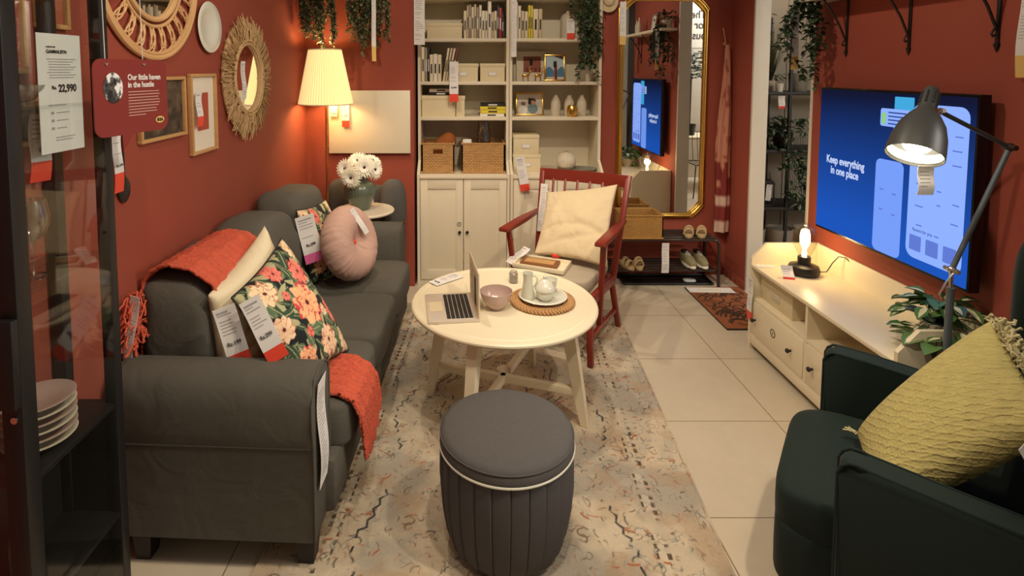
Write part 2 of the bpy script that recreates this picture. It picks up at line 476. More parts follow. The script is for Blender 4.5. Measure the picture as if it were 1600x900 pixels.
struct('baseboard_right', G().box(2.150, 2.165, 4.17, 4.515, 0, .07, .003), 'wall')
struct('baseboard_back', G().box(1.10, 2.15, 4.50, 4.515, 0, .07, .003), 'wall')
# neighbouring area seen through the opening and in the mirror
g = G(); g.box(2.27, 4.6, 5.42, 5.5, 0, 3.0)
for k in range(8): g.box(2.3 + k * .28, 2.312 + k * .28, 5.41, 5.42, 0, 3.0)
struct('wall_plant_area', g, 'grey_wall')
struct('wall_far_right', G().box(5.4, 5.5, -3.4, 5.5, 0, 3.2), 'trim')
struct('wall_behind', G().box(-3, 5.5, -3.4, -3.3, 0, 3.2), 'grey_wall')

# ================================================================== RUG
def make_rug():
    W, H = 1.62, 2.58; n, k = 520, 830
    X, Y = np.meshgrid(np.linspace(-W / 2, W / 2, n), np.linspace(-H / 2, H / 2, k), indexing='ij')
    base = np.array(L(208, 193, 168)); grey = np.array(L(138, 136, 130)); tan = np.array(L(176, 146, 112))
    m = np.clip((fbm(X * 5, Y * 5, 3) - .38) * 5, 0, 1)[..., None]
    m2 = np.clip((fbm(X * 9 + 9, Y * 9, 8) - .47) * 6, 0, 1)[..., None]
    C = base * (1 - m * .55) + grey * m * .55; C = C * (1 - m2 * .5) + tan * m2 * .5
    navy = np.array(L(58, 66, 70)); brown = np.array(L(112, 88, 66)); rust = np.array(L(176, 92, 50)); blue = np.array(L(126, 140, 138)); cream = np.array(L(232, 220, 196))
    wear = np.clip((fbm(X * 26, Y * 26, 21) - .34) * 5, 0, 1)
    def paint(mask, col, s=.85):
        nonlocal C
        a = (mask * wear * s)[..., None]; C = C * (1 - a) + col * a
    dx = W / 2 - np.abs(X); dy = H / 2 - np.abs(Y); d = np.minimum(dx, dy)
    paint(((d > .205) & (d < .235)).astype(float), cream, .28)
    al = np.where(dx < dy, Y, X)
    dash = ((np.abs(d - .20) < .0065) | (np.abs(d - .240) < .0055)) & ((al * 26) % 1 < .6)
    paint(dash.astype(float), brown * .6, .95)
    paint(((np.abs(d - .05) < .003) | (np.abs(d - .012) < .003)).astype(float), brown, .5)
    rnd = np.random.RandomState(5)
    hx, hy = W / (n - 1), H / (k - 1)
    def stamp(px, py, r, col, s):
        i0 = int((px - r + W / 2) / hx); i1 = int((px + r + W / 2) / hx) + 2; j0 = int((py - r + H / 2) / hy); j1 = int((py + r + H / 2) / hy) + 2
        i0, j0 = max(i0, 0), max(j0, 0); i1, j1 = min(i1, n), min(j1, k)
        if i0 >= i1 or j0 >= j1: return
        dd = np.hypot(X[i0:i1, j0:j1] - px, Y[i0:i1, j0:j1] - py)
        a = (np.clip((r - dd) / .003, 0, 1) * wear[i0:i1, j0:j1] * s)[..., None]
        C[i0:i1, j0:j1] = C[i0:i1, j0:j1] * (1 - a) + col * a
    def curl(px, py, a, col, ln, r, bend, s=.9):
        for _ in range(ln):
            stamp(px, py, r, col, s); px += math.cos(a) * .004; py += math.sin(a) * .004; a += bend
        return px, py, a
    # small curls everywhere, mirrored about the long axis as woven ornament is
    for i in range(2400):
        x = rnd.uniform(0, W / 2); y = rnd.uniform(-H / 2, H / 2)
        col = [navy, brown, brown, rust, blue, navy * .8][rnd.randint(6)]
        a0 = rnd.uniform(0, 6.28); ln = rnd.randint(3, 14); b = rnd.uniform(-.35, .35); r = rnd.uniform(.0024, .0050); col = col * .88 + base * .12
        for sx in (1, -1): curl(sx * x, y, a0 if sx > 0 else math.pi - a0, col, ln, r, b * sx)
    for i in range(70):
        x = rnd.uniform(0, W / 2 - .04); y = rnd.uniform(-H / 2, H / 2); a0 = rnd.uniform(-.6, .6) + rnd.choice([0, 3.1])
        for sx in (1, -1): curl(sx * x, y, a0 if sx > 0 else math.pi - a0, rust, rnd.randint(5, 12), .0052, rnd.uniform(-.2, .2))
    # rosettes
    for i in range(44):
        x = rnd.uniform(.02, W / 2 - .06); y = rnd.uniform(-H / 2, H / 2); rr = rnd.uniform(.02, .045)
        for sx in (1, -1):
            for q in range(40):
                t = q / 40 * 6.283; rad = rr * (1 + .22 * math.cos(6 * t)); stamp(sx * x + rad * math.cos(t), y + rad * math.sin(t), .0032, [brown, navy][i % 2], .8)
            stamp(sx * x, y, .008, [rust, navy][i % 2], .8)
    # long stepped navy vines
    for cy in (-.75, .0, .75):
        for sx in (1, -1):
            for sy in (1, -1):
                px, py = sx * .50, cy + sy * .02; a = 1.57 * sy
                for q in range(9):
                    a2 = (math.pi / 2 * sy) + sx * sy * (.9 if q % 2 else -.25) + rnd.uniform(-.2, .2)
                    px, py, _ = curl(px, py, a2 if sx > 0 else a2, navy * .7, 8, .0058, 0, 1)
    # medallion
    for sc_ in (.30, .26, .13):
        for q in range(420):
            t = q / 420 * 6.283; rad = sc_ * (1 + .10 * math.cos(8 * t)) * (1 + .25 * abs(math.sin(t)))
            stamp(rad * math.cos(t), rad * math.sin(t) + .25, .0052, navy * .8, .85)
    P = np.stack([X, Y, .009 + .0015 * fbm(X * 60, Y * 60, 2)], -1)
    o = grid_mesh('area_rug', P, C, 'rug', loc=(.165, 2.58, 0), rot=(0, 0, R(-4.7)))
    b = G().box(-W / 2, W / 2, -H / 2, H / 2, .001, .0088)
    b.build('backing', 'jute', o)
    return tag(o, 'faded oriental area rug in beige, grey and rust under the round white table', 'rug')
make_rug()


# ================================================================== FLORAL PRINT
def floral(U, V, seed=1, scale=1.):
    rnd = np.random.RandomState(seed)
    bg = np.array(L(22, 26, 30)); C = np.ones(U.shape + (3,)) * bg
    def lerp(C, a, col): a = np.clip(a, 0, 1)[..., None]; return C * (1 - a) + np.array(col) * a
    G1, G2, G3 = L(92, 116, 84), L(54, 78, 56), L(176, 172, 132)
    U0, V0 = U, V
    U = U0 + .03 * (fbm(U0 * 9, V0 * 9, 5) - .45); V = V0 + .03 * (fbm(U0 * 9 + 7, V0 * 9, 6) - .45)
    for i in range(int(230 / scale)):
        cx, cy = rnd.uniform(-.05, 1.05, 2); a = rnd.uniform(0, 3.14); ln = rnd.uniform(.05, .12) * scale; wd = ln * rnd.uniform(.25, .42)
        x = (U - cx) * math.cos(a) + (V - cy) * math.sin(a); y = -(U - cx) * math.sin(a) + (V - cy) * math.cos(a)
        e = (x / ln) ** 2 + (y / (wd * (1 - .5 * x / ln).clip(.2, 2))) ** 2
        C = lerp(C, (1 - e) * 6, [G1, G2, G3, G2][rnd.randint(4)]); C = lerp(C, (1 - e) * 6 * (np.abs(y) < wd * .10), G3)
    fl = [(.55, .55, .21, 0), (.74, .78, .13, 1), (.60, .17, .15, 2), (.20, .85, .14, 3), (.90, .36, .12, 1), (.93, .10, .13, 3), (.12, .50, .13, 2), (.22, .16, .12, 0), (.45, .93, .10, 1), (.93, .93, .10, 3), (.36, .34, .06, 1), (.74, .40, .06, 3), (.36, .72, .05, 1)]
    pal = [(L(238, 158, 118), L(206, 70, 74), L(246, 190, 140)), (L(214, 96, 92), L(160, 44, 52), L(236, 140, 118)), (L(232, 178, 140), L(200, 120, 96), L(246, 216, 180)), (L(226, 190, 150), L(180, 120, 90), L(240, 216, 176))]
    for (cx, cy, r0, p) in fl:
        r0 = r0 * scale if scale != 1 else r0
        x, y = U - cx, V - cy; r = np.hypot(x, y) / r0; t = np.arctan2(y, x)
        for ly, (rad, kk) in enumerate(((1., 9), (.74, 7), (.46, 6))):
            t2 = t + ly * .5 + cx * 9; edge = rad * (.80 + .20 * np.abs(np.cos(t2 * kk / 2))) + .04 * np.sin(t * 13)
            ins = np.clip((edge - r) * 14, 0, 1); rr = np.clip(r / np.maximum(edge, .05) + .5 * (fbm(U * 30, V * 30, ly) - .45), 0, 1)
            col = np.array(pal[p][0]) * (1 - rr[..., None]) + np.array(pal[p][2]) * rr[..., None]
            rim = (rr > .86) & (np.sin(t * 3 + cx * 20 + ly) > -.1); col = np.where(rim[..., None], np.array(pal[p][1]), col)
            col = np.where((np.abs(np.cos(t2 * kk / 2)) < .12)[..., None], np.array(pal[p][1]) * .8, col)
            C = C * (1 - ins[..., None]) + col * ins[..., None]
        C = lerp(C, (.15 - r) * 20, L(90, 30, 34))
    return C


def cushion(name, nb, fb, ft, nt, thick, m, parent=None, colorfn=None, n=48, pinch=.06, wrinkle=.0, loc=None, name2=None, power=.42, pipe=None, seam=None, crease=None):
    """a cushion spanned by four corners; the front side faces (fb-nb)x(nt-nb)"""
    nb, fb, ft, nt = [np.array(p, float) for p in (nb, fb, ft, nt)]
    org = (nb + fb) / 2 if loc is None else np.array(loc, float)
    u = np.linspace(-1, 1, n); U, V = np.meshgrid(u, u, indexing='ij')
    # outline drawn in between the corners
    Uo = U * (1 - pinch * (1 - V ** 2)); Vo = V * (1 - pinch * (1 - U ** 2))
    a = (Uo + 1) / 2; b = (Vo + 1) / 2
    S = (nb * (1 - a)[..., None] + fb * a[..., None]) * (1 - b)[..., None] + (nt * (1 - a)[..., None] + ft * a[..., None]) * b[..., None]
    nrm = np.cross(fb - nb, nt - nb); nrm /= np.linalg.norm(nrm)
    T = thick * np.clip((1 - U ** 2) * (1 - V ** 2), 0, 1) ** power
    wr = wrinkle * (fbm(U * 3 + 5, V * 3, 4) - .5) * 2 * np.clip((1 - U ** 2) * (1 - V ** 2), 0, 1) ** .3
    if crease: wr = wr + crease(U, V) * np.clip((1 - U ** 2) * (1 - V ** 2), 0, 1) ** .3
    F = S + nrm * (T + wr)[..., None]; B = S - nrm * (T * .8)[..., None]
    P = np.concatenate([F, B[::-1]], 0) - org
    C = None
    if colorfn:
        cf = colorfn((U + 1) / 2, (V + 1) / 2); C = np.concatenate([cf, cf[::-1]], 0)
    o = grid_mesh(name, P, C, m, parent, loc=tuple(org) if parent is None or loc is None else tuple(org))
    bm = bmesh.new(); bm.from_mesh(o.data); bmesh.ops.remove_doubles(bm, verts=bm.verts, dist=.0004)
    bmesh.ops.recalc_face_normals(bm, faces=bm.faces); bm.to_mesh(o.data); bm.free()
    if pipe:
        loop = [F[i, 0] for i in range(n)] + [F[-1, j] for j in range(1, n)] + [F[i, -1] for i in range(n - 2, -1, -1)] + [F[0, j] for j in range(n - 2, 0, -1)]
        G().tube([tuple(p - org) for p in loop[::2]], .0045, 6, closed=True).build('piping', pipe, o)
    return o, org, nrm


def align(normal, up=(0, 0, 1)):
    """rotation whose local -y is normal and local z close to up"""
    y = -Vector(normal).normalized(); z = Vector(up) - y * Vector(up).dot(y); z.normalize(); x = y.cross(z)
    return Matrix((x, y, z)).transposed().to_euler()


# ================================================================== SOFA
sofa = thing('sofa', 'dark grey three-seat fabric sofa with rolled arms along the red wall', 'sofa', (-.50, 1.75, 0), R(-2.7))
SL = 1.95
g = G(); g.box(-.66, .035, .12, SL - .12, .12, .32, .02); g.build('seat_base', 'sofa', sofa)
g = G(); g.box(-.70, -.53, .10, SL - .10, .32, .64, .05, 4); g.build('back_frame', 'sofa', sofa)
def arm_bm(y0, sgn):
    pts = [(0, .115), (0, .44), (-.006, .455), (-.012, .50), (-.016, .58), (-.006, .64), (.025, .675), (.07, .69), (.125, .687), (.165, .665), (.182, .62), (.178, .40), (.175, .115)]
    pts = [((y0 + p[0] * sgn), p[1]) for p in pts]
    if sgn > 0: pts = pts[::-1]
    return G().prism(pts, 'x', -.70, 0, .008)
for y0, sg in ((0, 1), (SL, -1)):
    a = arm_bm(y0, sg).build('armrest', 'sofa', sofa, ang=50)
    e = .004
    prof = [(y0 + sg * yy, e, zz) for yy, zz in ((0, .12), (0, .44), (-.014, .52), (-.014, .60), (.02, .672), (.07, .688), (.13, .684), (.172, .655), (.18, .6), (.178, .4), (.175, .12))]
    G().tube([(p[1] - .004, p[0], p[2]) for p in prof], .004, 6).build('piping', 'sofa', a)
    G().tube([(-.69, y0 - sg * .002, .447), (-.01, y0 - sg * .002, .447)], .0035, 6).build('seam', 'sofa', a)
for k in range(3):
    y0 = .185 + k * .527; c = G()
    def f(p, k=k):
        q = p.copy(); q.z += .012 * math.cos(p.y * 5) * (1 if p.z > 0 else 0); return q
    c.sq((-.20, y0 + .2635, .385), (.275, .262, .095), .28, 40, f)
    c.build('seat_cushion', 'sofa', sofa, ang=80)
for k in range(3):
    y0 = .185 + k * .527; rnd = random.Random(k); lean = [.02, .0, -.015][k]; hh = [.258, .262, .278][k]
    def f(p, k=k, hh=hh):
        q = p.copy(); t = (p.z / hh + 1) / 2
        q.x += -.05 * t + .012 * math.sin(p.z * 22 + p.y * 3) * (abs(p.y) / .25)
        q.y *= .93 + .07 * math.sin(t * 3.1); q.z += .012 * math.sin(p.y * 11 + k * 2) * t
        q.x += .006 * math.sin(p.z * 60 + k) * (abs(p.y) / .26) ** 3
        return q
    c = G(); c.sq((-.562 + lean * .5, y0 + .2635, .44 + hh), (.148, .268, hh), .44, 44, f)
    c.build('back_cushion', 'sofa', sofa, ang=80)
for (x, y) in ((-.045, .06), (-.045, SL - .06), (-.62, .06), (-.62, SL - .06)):
    g = G(); g.prism([(-.035, -.035), (.035, -.035), (.035, .035), (-.035, .035)], 'z', 0, .12)
    for v in g.bm.verts:
        if v.co.z < .01: v.co.x *= .72; v.co.y *= .72
    g.build('leg', 'dark', sofa, (x, y, 0))
price_tag(.085, .37, (.012, .065, .655), (0, 0, R(90)), sofa, wave=.006)

# coral throw over the near back cushion, down the seat and over its front edge
def throw():
    rr_ = random.Random(1)
    path = [(-.712, .74), (-.714, .84), (-.705, .91), (-.67, .955), (-.60, .972), (-.52, .958), (-.455, .91), (-.41, .82), (-.398, .70), (-.39, .60), (-.375, .52), (-.32, .492), (-.2, .493), (-.08, .493), (.02, .492), (.072, .475), (.10, .43), (.106, .37), (.108, .32), (.110, .275)]
    n = len(path); Pn = []; m = 170
    fine = []
    for i in range(n - 1):
        for q in range(16):
            t = q / 16; fine.append((path[i][0] * (1 - t) + path[i + 1][0] * t, path[i][1] * (1 - t) + path[i + 1][1] * t))
    fine.append(path[-1]); N = len(fine)
    P = np.zeros((N, m, 3))
    for i, (x, z) in enumerate(fine):
        s = i / (N - 1); s2 = min(1, max(0, (s - .35) / .3)); s2 = s2 * s2 * (3 - 2 * s2)
        y0 = .215 * (1 - s2) + .225 * s2; y1 = .70 * (1 - s2) + .50 * s2
        for j in range(m):
            t = j / (m - 1); w_ = .008 * math.sin(t * 19 + s * 4) + .004 * math.sin(t * 47 + s * 9)
            y = y0 + (y1 - y0) * t + .008 * math.sin(s * 21)
            nz = 1 if .18 < s < .3 or .45 < s < .75 else .2; nx = 1.2 - nz
            zz = z + abs(w_) * nz
            if s > .8: zz -= (.05 * math.sin(t * 3.1)) * (s - .8) / .2 - .06 * (t - .5) * (s - .8) / .2
            f_ = .004 * rr_.random(); P[i, j] = (x + (abs(w_) + f_) * nx * (1 if s > .3 else -.3), y, zz + f_ * nz)
    o = grid_mesh('throw_blanket', P, None, 'throw', loc=(-.50, 1.75, 0), rot=(0, 0, R(-2.7)))
    md = o.modifiers.new('s', 'SOLIDIFY'); md.thickness = .012; md.offset = 0
    g = G(); rnd = random.Random(3)
    for k in range(46):
        y = .20 + .52 * k / 45; x = -.705 + rnd.uniform(-.01, .005); z = .75
        pts = [(x, y, z)]
        for q in range(6):
            x += rnd.uniform(-.006, .004); y += rnd.uniform(-.014, .012); z -= .020; pts.append((max(x, -.712), y, z))
        g.tube(pts, .004, 5)
    # fringe bunched up over the near corner of the cushion
    for k in range(80):
        x, y, z = -.705 + rnd.uniform(0, .03), .16 + rnd.uniform(-.05, .05), .86 + rnd.uniform(-.14, .05); pts = [(x, y, z)]
        a = rnd.uniform(0, 6.28)
        for q in range(5):
            a += rnd.uniform(-.7, .7); x += math.cos(a) * .010; y += math.sin(a) * .014 - .003; z -= rnd.uniform(-.004, .022); pts.append((min(max(x, -.712), -.665), y, z))
        g.tube(pts, .0035, 5)
    g.build('fringe', 'throw', o)
    price_tag(.035, .24, (-.655, .10, .91), (0, R(10), R(-8)), o, wave=.004)
    return tag(o, 'coral red fluffy throw draped over the near sofa back and seat', 'throw')
throw()

# ---- cushions on the sofa
def cr(U, V): return -.012 * np.exp(-((V - .55 * U - .25) / .09) ** 2) - .010 * np.exp(-((V - .2 * U + .3) / .08) ** 2)
o, org, nr = cushion('throw_pillow', (-.90, 1.955, .52), (-.70, 2.42, .52), (-.890, 2.42, 1.01), (-.930, 1.955, .885), .095, 'cream_cloth', pinch=.10, wrinkle=.012, crease=cr)
tag(o, 'plain cream cotton cushion between the coral throw and the large floral cushion', 'cushion', 'cushions on the sofa')
q = Vector((-.852, 1.90, .865)) - Vector(org); price_tag(.075, .225, tuple(q), (0, R(-14), R(22)), o, red=.22, price='Rs.199', wave=.005)
fcr = lambda U, V: .0 * U
o, org, nr = cushion('throw_pillow', (-.63, 1.965, .52), (-.50, 2.30, .50), (-.80, 2.37, .965), (-.845, 1.955, .875), .095, 'floral', colorfn=lambda a, b: floral(a, b, 3), n=190, pinch=.07, wrinkle=.008, pipe='ink')
tag(o, 'large dark floral cushion with coral blooms and black piping near the sofa arm', 'cushion', 'cushions on the sofa')
q = Vector((-.760, 1.895, .895)) - Vector(org); price_tag(.072, .235, tuple(q), (R(-14), R(-27), R(14)), o, red=.24, price='Rs.299', wave=.004)
o, org, nr = cushion('throw_pillow', (-.86, 3.03, .50), (-.66, 3.30, .49), (-.86, 3.37, .90), (-.925, 2.99, .93), .07, 'floral', colorfn=lambda a, b: floral(b, a, 8), n=120, pinch=.07, wrinkle=.008, pipe='ink')
tag(o, 'small dark floral cushion with pink ended price tag behind the round pink cushion', 'cushion', 'cushions on the sofa')
q = Vector((-.872, 2.955, .91)) - Vector(org); tg = price_tag(.10, .27, tuple(q), (0, R(-12), R(26)), o, red=.22, band='tagpink', price='Rs.299', wave=.003, psize=.022)

def round_cushion():
    nrm = Vector((.90, -.34, .30)).normalized(); c = Vector((-.655, 3.10, .715))
    z = nrm; x = Vector((0, 0, 1)).cross(z).normalized(); y = z.cross(x); mt = Matrix((x, y, z)).transposed()
    prof = []
    for i in range(29):
        t = -math.pi / 2 + math.pi * i / 28; rr = .115 + .095 * math.cos(t) ** .8 if abs(t) < 1.5707 else .115
        prof.append((rr, .085 * math.sin(t)))
    prof = [(.0, -.03), (.03, -.05), (.07, -.075)] + prof + [(.09, .082), (.05, .062), (.02, .035), (.0, .022)]
    rnd = random.Random(2); ph = [rnd.uniform(-.5, .5) for _ in range(40)]
    g = G(); g.lathe(prof, (0, 0, 0), 144, mod=lambda a, zz: 1 + .010 * math.sin(a * 27 + 2.2 * math.sin(a * 5) + zz * 30) + .006 * math.sin(a * 47 + zz * 50) , mtx=mt)
    base = c - Vector((0, 0, .2))
    o = g.build('round_cushion', 'pink', loc=tuple(base), ang=80)
    for v in o.data.vertices: v.co += c - base
    G().ball(tuple(c - base + nrm * .03), .014, 10).build('button', 'tagred', o)
    price_tag(.03, .17, tuple(c - base + nrm * .075 + Vector((-.05, 0, .18))), (R(-12), R(-28), R(40)), o, wave=.003)
    return tag(o, 'dusty pink round pleated velvet cushion leaning at the far end of the sofa', 'cushion', 'cushions on the sofa')
round_cushion()

# ================================================================== ROUND TABLE
tb = thing('round_table', 'white round wooden coffee table with splayed legs on the rug', 'table', (.196, 2.70, .012))
tr, tz = .462, .538
G().lathe([(0, tz - .026), (tr - .02, tz - .026), (tr - .004, tz - .021), (tr, tz - .013), (tr - .001, tz - .006), (tr - .008, tz), (tr - .035, tz), (tr - .038, tz - .0025), (tr - .044, tz - .0025), (tr - .048, tz), (0, tz)], seg=96).build('tabletop', 'tablewhite', tb, ang=25)
G().lathe([(.30, tz - .075), (.32, tz - .075), (.32, tz - .025), (.30, tz - .025)], seg=48).build('apron', 'tablewhite', tb)
feet = [(-.376, .074), (.194, .36), (.374, -.175), (-.19, -.43)]
for (fx, fy) in feet:
    tx, ty = fx * .78, fy * .78; a = math.atan2(fy, fx)
    g = G(); ca, sa = math.cos(a), math.sin(a); vs = []
    for (cx, cy, z, hw, hd) in ((fx, fy, 0, .014, .016), (fx * .95, fy * .95, .12, .020, .023), (tx, ty, tz - .03, .025, .033)):
        ring = []
        for (p, q_) in ((-1, -1), (1, -1), (1, 1), (-1, 1)):
            ring.append(g.bm.verts.new((cx + ca * p * hd - sa * q_ * hw, cy + sa * p * hd + ca * q_ * hw, z)))
        vs.append(ring)
    fs = [g.bm.faces.new(vs[0][::-1]), g.bm.faces.new(vs[-1])]
    for A, B in zip(vs, vs[1:]):
        for k in range(4): fs.append(g.bm.faces.new([A[k], A[(k + 1) % 4], B[(k + 1) % 4], B[k]]))
    g._done(fs); g.build('leg', 'tablewhite', tb)
for a, b in ((0, 2), (1, 3)):
    A = Vector((feet[a][0] * .93, feet[a][1] * .93, .16)); B = Vector((feet[b][0] * .93, feet[b][1] * .93, .16)); d = B - A; ln = d.length
    mt = Matrix.Translation((A + B) / 2) @ Matrix.Rotation(math.atan2(d.y, d.x), 4, 'Z')
    G().box(-ln / 2, ln / 2, -.016, .016, -.018, .018, .004, mtx=mt).build('stretcher', 'tablewhite', tb)
G().lathe([(.0, .10), (.035, .10), (.035, .125), (0, .125)], (0, 0, .055), 24).build('joint_disc', 'chrome', tb)
TZ = .5505

# laptop
lp = thing('laptop', 'open silver laptop with black keys on the round white table', 'laptop', (-.065, 2.597, TZ), R(6.5))
G().box(-.118, .118, -.158, .158, 0, .013, .004).build('base', 'alu', lp)
g = G()
for r_ in range(6):
    x0 = -.030 + r_ * .0205
    kn = 1 if r_ == 0 else 13
    for k in range(13):
        g.box(x0, x0 + .0175, -.137 + k * .0212, -.137 + k * .0212 + .0185, .0130, .0146)
g.build('keys', 'keys', lp)
G().box(-.105, -.042, -.05, .055, .0131, .0136).build('trackpad', 'cream', lp)
sr = G().box(-.0035, .0035, -.158, .158, 0, .215, .0025).build('screen', 'alu', lp, (.115, 0, .010), (0, R(-1), 0))
g = G(); g.mi = 0; g.box(-.0042, -.0036, -.150, .150, .012, .207)
g.mi = 1; g.box(-.0048, -.0043, -.09, -.03, .03, .17); g.mi = 2
for k in range(7): g.box(-.0048, -.0043, .0, .12 - .02 * (k % 3), .05 + k * .019, .057 + k * .019)
g.build('display', ['cream', 'ink', 'paper_d'], sr)

# bowl
def bowl(name, label, cat, loc, r, h, m, fr=.4, grp=None):
    g = G(); pf = [(0, .0), (r * fr, 0), (r * fr, .006), (r * .62, h * .22), (r * .84, h * .5), (r * .96, h * .8), (r, h), (r * .97, h), (r * .92, h * .8), (r * .79, h * .5), (r * .5, h * .2), (0, h * .12)]
    return tag(g.lathe(pf, seg=48).build(name, m, loc=loc, ang=60), label, cat, grp)
bowl('bowl', 'pinkish brown glazed bowl beside the laptop on the round table', 'bowl', (.152, 2.60, TZ), .079, .088, 'ceramic_p')

# braided placemat
g = G()
for k, rad in enumerate((.045, .068, .091, .112)):
    for ph in (0, math.pi):
        pts = [((rad + .004 * math.sin(10 * (k + 2) * t / 2 + ph)) * math.cos(t), (rad + .004 * math.sin(10 * (k + 2) * t / 2 + ph)) * math.sin(t), .0065) for t in [i / 110 * 6.2832 for i in range(110)]]
        g.tube(pts, .006, 6, closed=True)
for ph in (0, 2.09, 4.19):
    pts = []
    for i in range(420):
        t = i / 420 * 6.2832; rad = .140 + .017 * math.sin(18 * t + ph); z = .0105 + .0045 * math.sin(36 * t + ph * 2); pts.append((rad * math.cos(t), rad * math.sin(t), z))
    g.tube(pts, .0058, 6, closed=True)
pm = g.build('placemat', 'jute', loc=(.385, 2.675, TZ), ang=80); G().lathe([(0, .0015), (.142, .0015), (.142, .004), (0, .004)]).build('backing', 'woodmid', pm)
tag(pm, 'round braided jute placemat under the white plate on the table', 'placemat')
PZ = TZ + .0145
g = G(); g.lathe([(0, .0), (.07, 0), (.075, .003), (.118, .012), (.121, .014), (.118, .016), (.082, .008), (.075, .006), (0, .006)], seg=64)
tag(g.build('serving_plate', 'ceramic', loc=(.390, 2.69, PZ), ang=60), 'white ceramic plate under the jug on the braided placemat', 'plate')
P2 = PZ + .0075
jg = tag(G().lathe([(0, 0), (.030, 0), (.034, .004), (.033, .02), (.024, .075), (.022, .105), (.027, .128), (.025, .128), (.019, .105), (.02, .07), (.028, .012), (0, .008)], seg=40).build('jug', 'ceramic_g', loc=(.312, 2.67, P2), ang=60), 'tall white ceramic milk jug with looped handle on the plate', 'jug')
G().tube([(.022, 0, .108), (.034, .0, .116), (.046, 0, .104), (.046, 0, .085), (.034, 0, .065), (.025, 0, .058)], .0038, 8).build('handle', 'ceramic_g', jg, rot=(0, 0, R(-12)))
sb = tag(G().lathe([(0, 0), (.028, 0), (.038, .012), (.044, .036), (.045, .052), (.041, .052), (.036, .014), (0, .01)], seg=40).build('sugar_bowl', 'ceramic', loc=(.395, 2.655, P2), ang=60), 'round white lidded sugar bowl next to the jug', 'sugar bowl')
G().lathe([(.051, .050), (.051, .056), (.043, .070), (.03, .090), (.012, .101), (.008, .104), (.011, .112), (.007, .120), (0, .122)], seg=40).build('lid', 'ceramic', sb, ang=60)
tc_ = tag(G().lathe([(0, 0), (.02, 0), (.028, .02), (.034, .05), (.037, .072), (.035, .072), (.031, .05), (0, .01)], seg=32).build('tea_cup', 'ceramic_g', loc=(.432, 2.735, P2), ang=60), 'pale footed cup behind the lidded sugar bowl', 'cup')
G().tube([(.034, 0, .06), (.05, 0, .06), (.052, 0, .04), (.032, 0, .028)], .003, 8).build('handle', 'ceramic_g', tc_, rot=(0, 0, R(60)))
cj = tag(G().lathe([(0, 0), (.023, 0), (.025, .004), (.025, .05), (.020, .056), (.020, .064), (.0185, .064), (.0185, .056), (.0235, .048), (.0235, .006), (0, .004)], seg=32).build('candle_jar', 'glass', loc=(.265, 2.93, TZ)), 'small clear jar with pale candle behind the jug', 'jar')
G().lathe([(0, .006), (.0225, .006), (.0225, .038), (0, .038)]).build('wax', 'ceramic_p', cj)
o = price_tag(.075, .19, (-.03, 3.02, TZ + .006), (R(-90), 0, R(-48)), wave=.0, label='flat paper price tag lying beside the laptop on the round table', price='Rs.8,990', psize=.014)

# ================================================================== POUF
pf = thing('pouf', 'charcoal round storage pouf with pleated skirt and white piping', 'pouf', (.150, 1.90, .012))
def pleat(a, z):
    s = (a / (2 * math.pi) * 24) % 1
    return 1 + .030 * (s - .5) - (.045 if s > .92 else 0)
G().lathe([(0, .02), (.185, .02), (.203, .03), (.216, .07), (.230, .15), (.238, .24), (.237, .33), (.233, .366)], seg=24 * 18, mod=pleat).build('pleated_skirt', 'pouf2', pf, ang=60)
G().lathe([(0, .364), (.233, .364), (.240, .369), (.240, .380), (.238, .398), (.230, .413), (.215, .421), (.15, .432), (.07, .438), (0, .439)], seg=96).build('seat_pad', 'pouf', pf, ang=60)
G().tube([(.2385 * math.cos(t), .2385 * math.sin(t), .367) for t in [i / 96 * 6.28318 for i in range(96)]], .0048, 8, closed=True).build('piping', 'ceramic', pf)
G().tube([(.2375 * math.cos(t), .2375 * math.sin(t), .406) for t in [i / 96 * 6.28318 for i in range(96)]], .0022, 6, closed=True).build('seam', 'pouf', pf)
for k in range(4):
    t = k * 1.57 + .78; G().lathe([(0, 0), (.014, 0), (.018, .02), (0, .02)], (.13 * math.cos(t), .13 * math.sin(t), 0), 12).build('foot', 'black', pf)

# ================================================================== RED ARMCHAIR
rc = thing('armchair', 'red wooden spindle-back armchair with grey seat pad behind the round table', 'chair', (.62, 3.43, .011), R(-29.4))
def bar(A, B, w, d, bev=.004, up=(0, 0, 1)):
    A, B = Vector(A), Vector(B); z = (B - A).normalized(); x = Vector(up).cross(z)
    if x.length < .05: x = Vector((1, 0, 0)) - z * z.x
    x.normalize(); y = z.cross(x); mt = Matrix.Translation(A) @ Matrix((x, y, z)).transposed().to_4x4()
    return G().box(-w / 2, w / 2, -d / 2, d / 2, 0, (B - A).length, bev, mtx=mt)
for s in (-1, 1):
    bar((s * .275, -.29, 0), (s * .245, -.245, .40), .036, .036, .01, (0, 1, 0)).build('leg', 'red', rc)
    bar((s * .285, .30, 0), (s * .255, .20, .36), .036, .036, .01, (0, 1, 0)).build('leg', 'red', rc)
    bar((s * .262, .22, .33), (s * .305, .43, .985), .038, .030, .008, (0, 1, 0)).build('back_post', 'red', rc)
    bar((s * .268, -.27, .165), (s * .272, .26, .125), .028, .024).build('side_stretcher', 'red', rc)
    bar((s * .262, -.08, .15), (s * .302, -.16, .685), .034, .026, .008, (0, 1, 0)).build('arm_support', 'red', rc)
    g = G(); g.prism([(s * .27, -.235), (s * .335, -.235), (s * .333, .05), (s * .315, .345), (s * .283, .345), (s * .272, .05)][::s], 'z', .682, .710, .008); g.build('armrest', 'red', rc)
    bar((s * .262, -.27, .37), (s * .262, .24, .34), .03, .06).build('seat_rail', 'red', rc)
bar((-.26, -.262, .37), (.26, -.262, .37), .06, .03).build('seat_rail', 'red', rc)
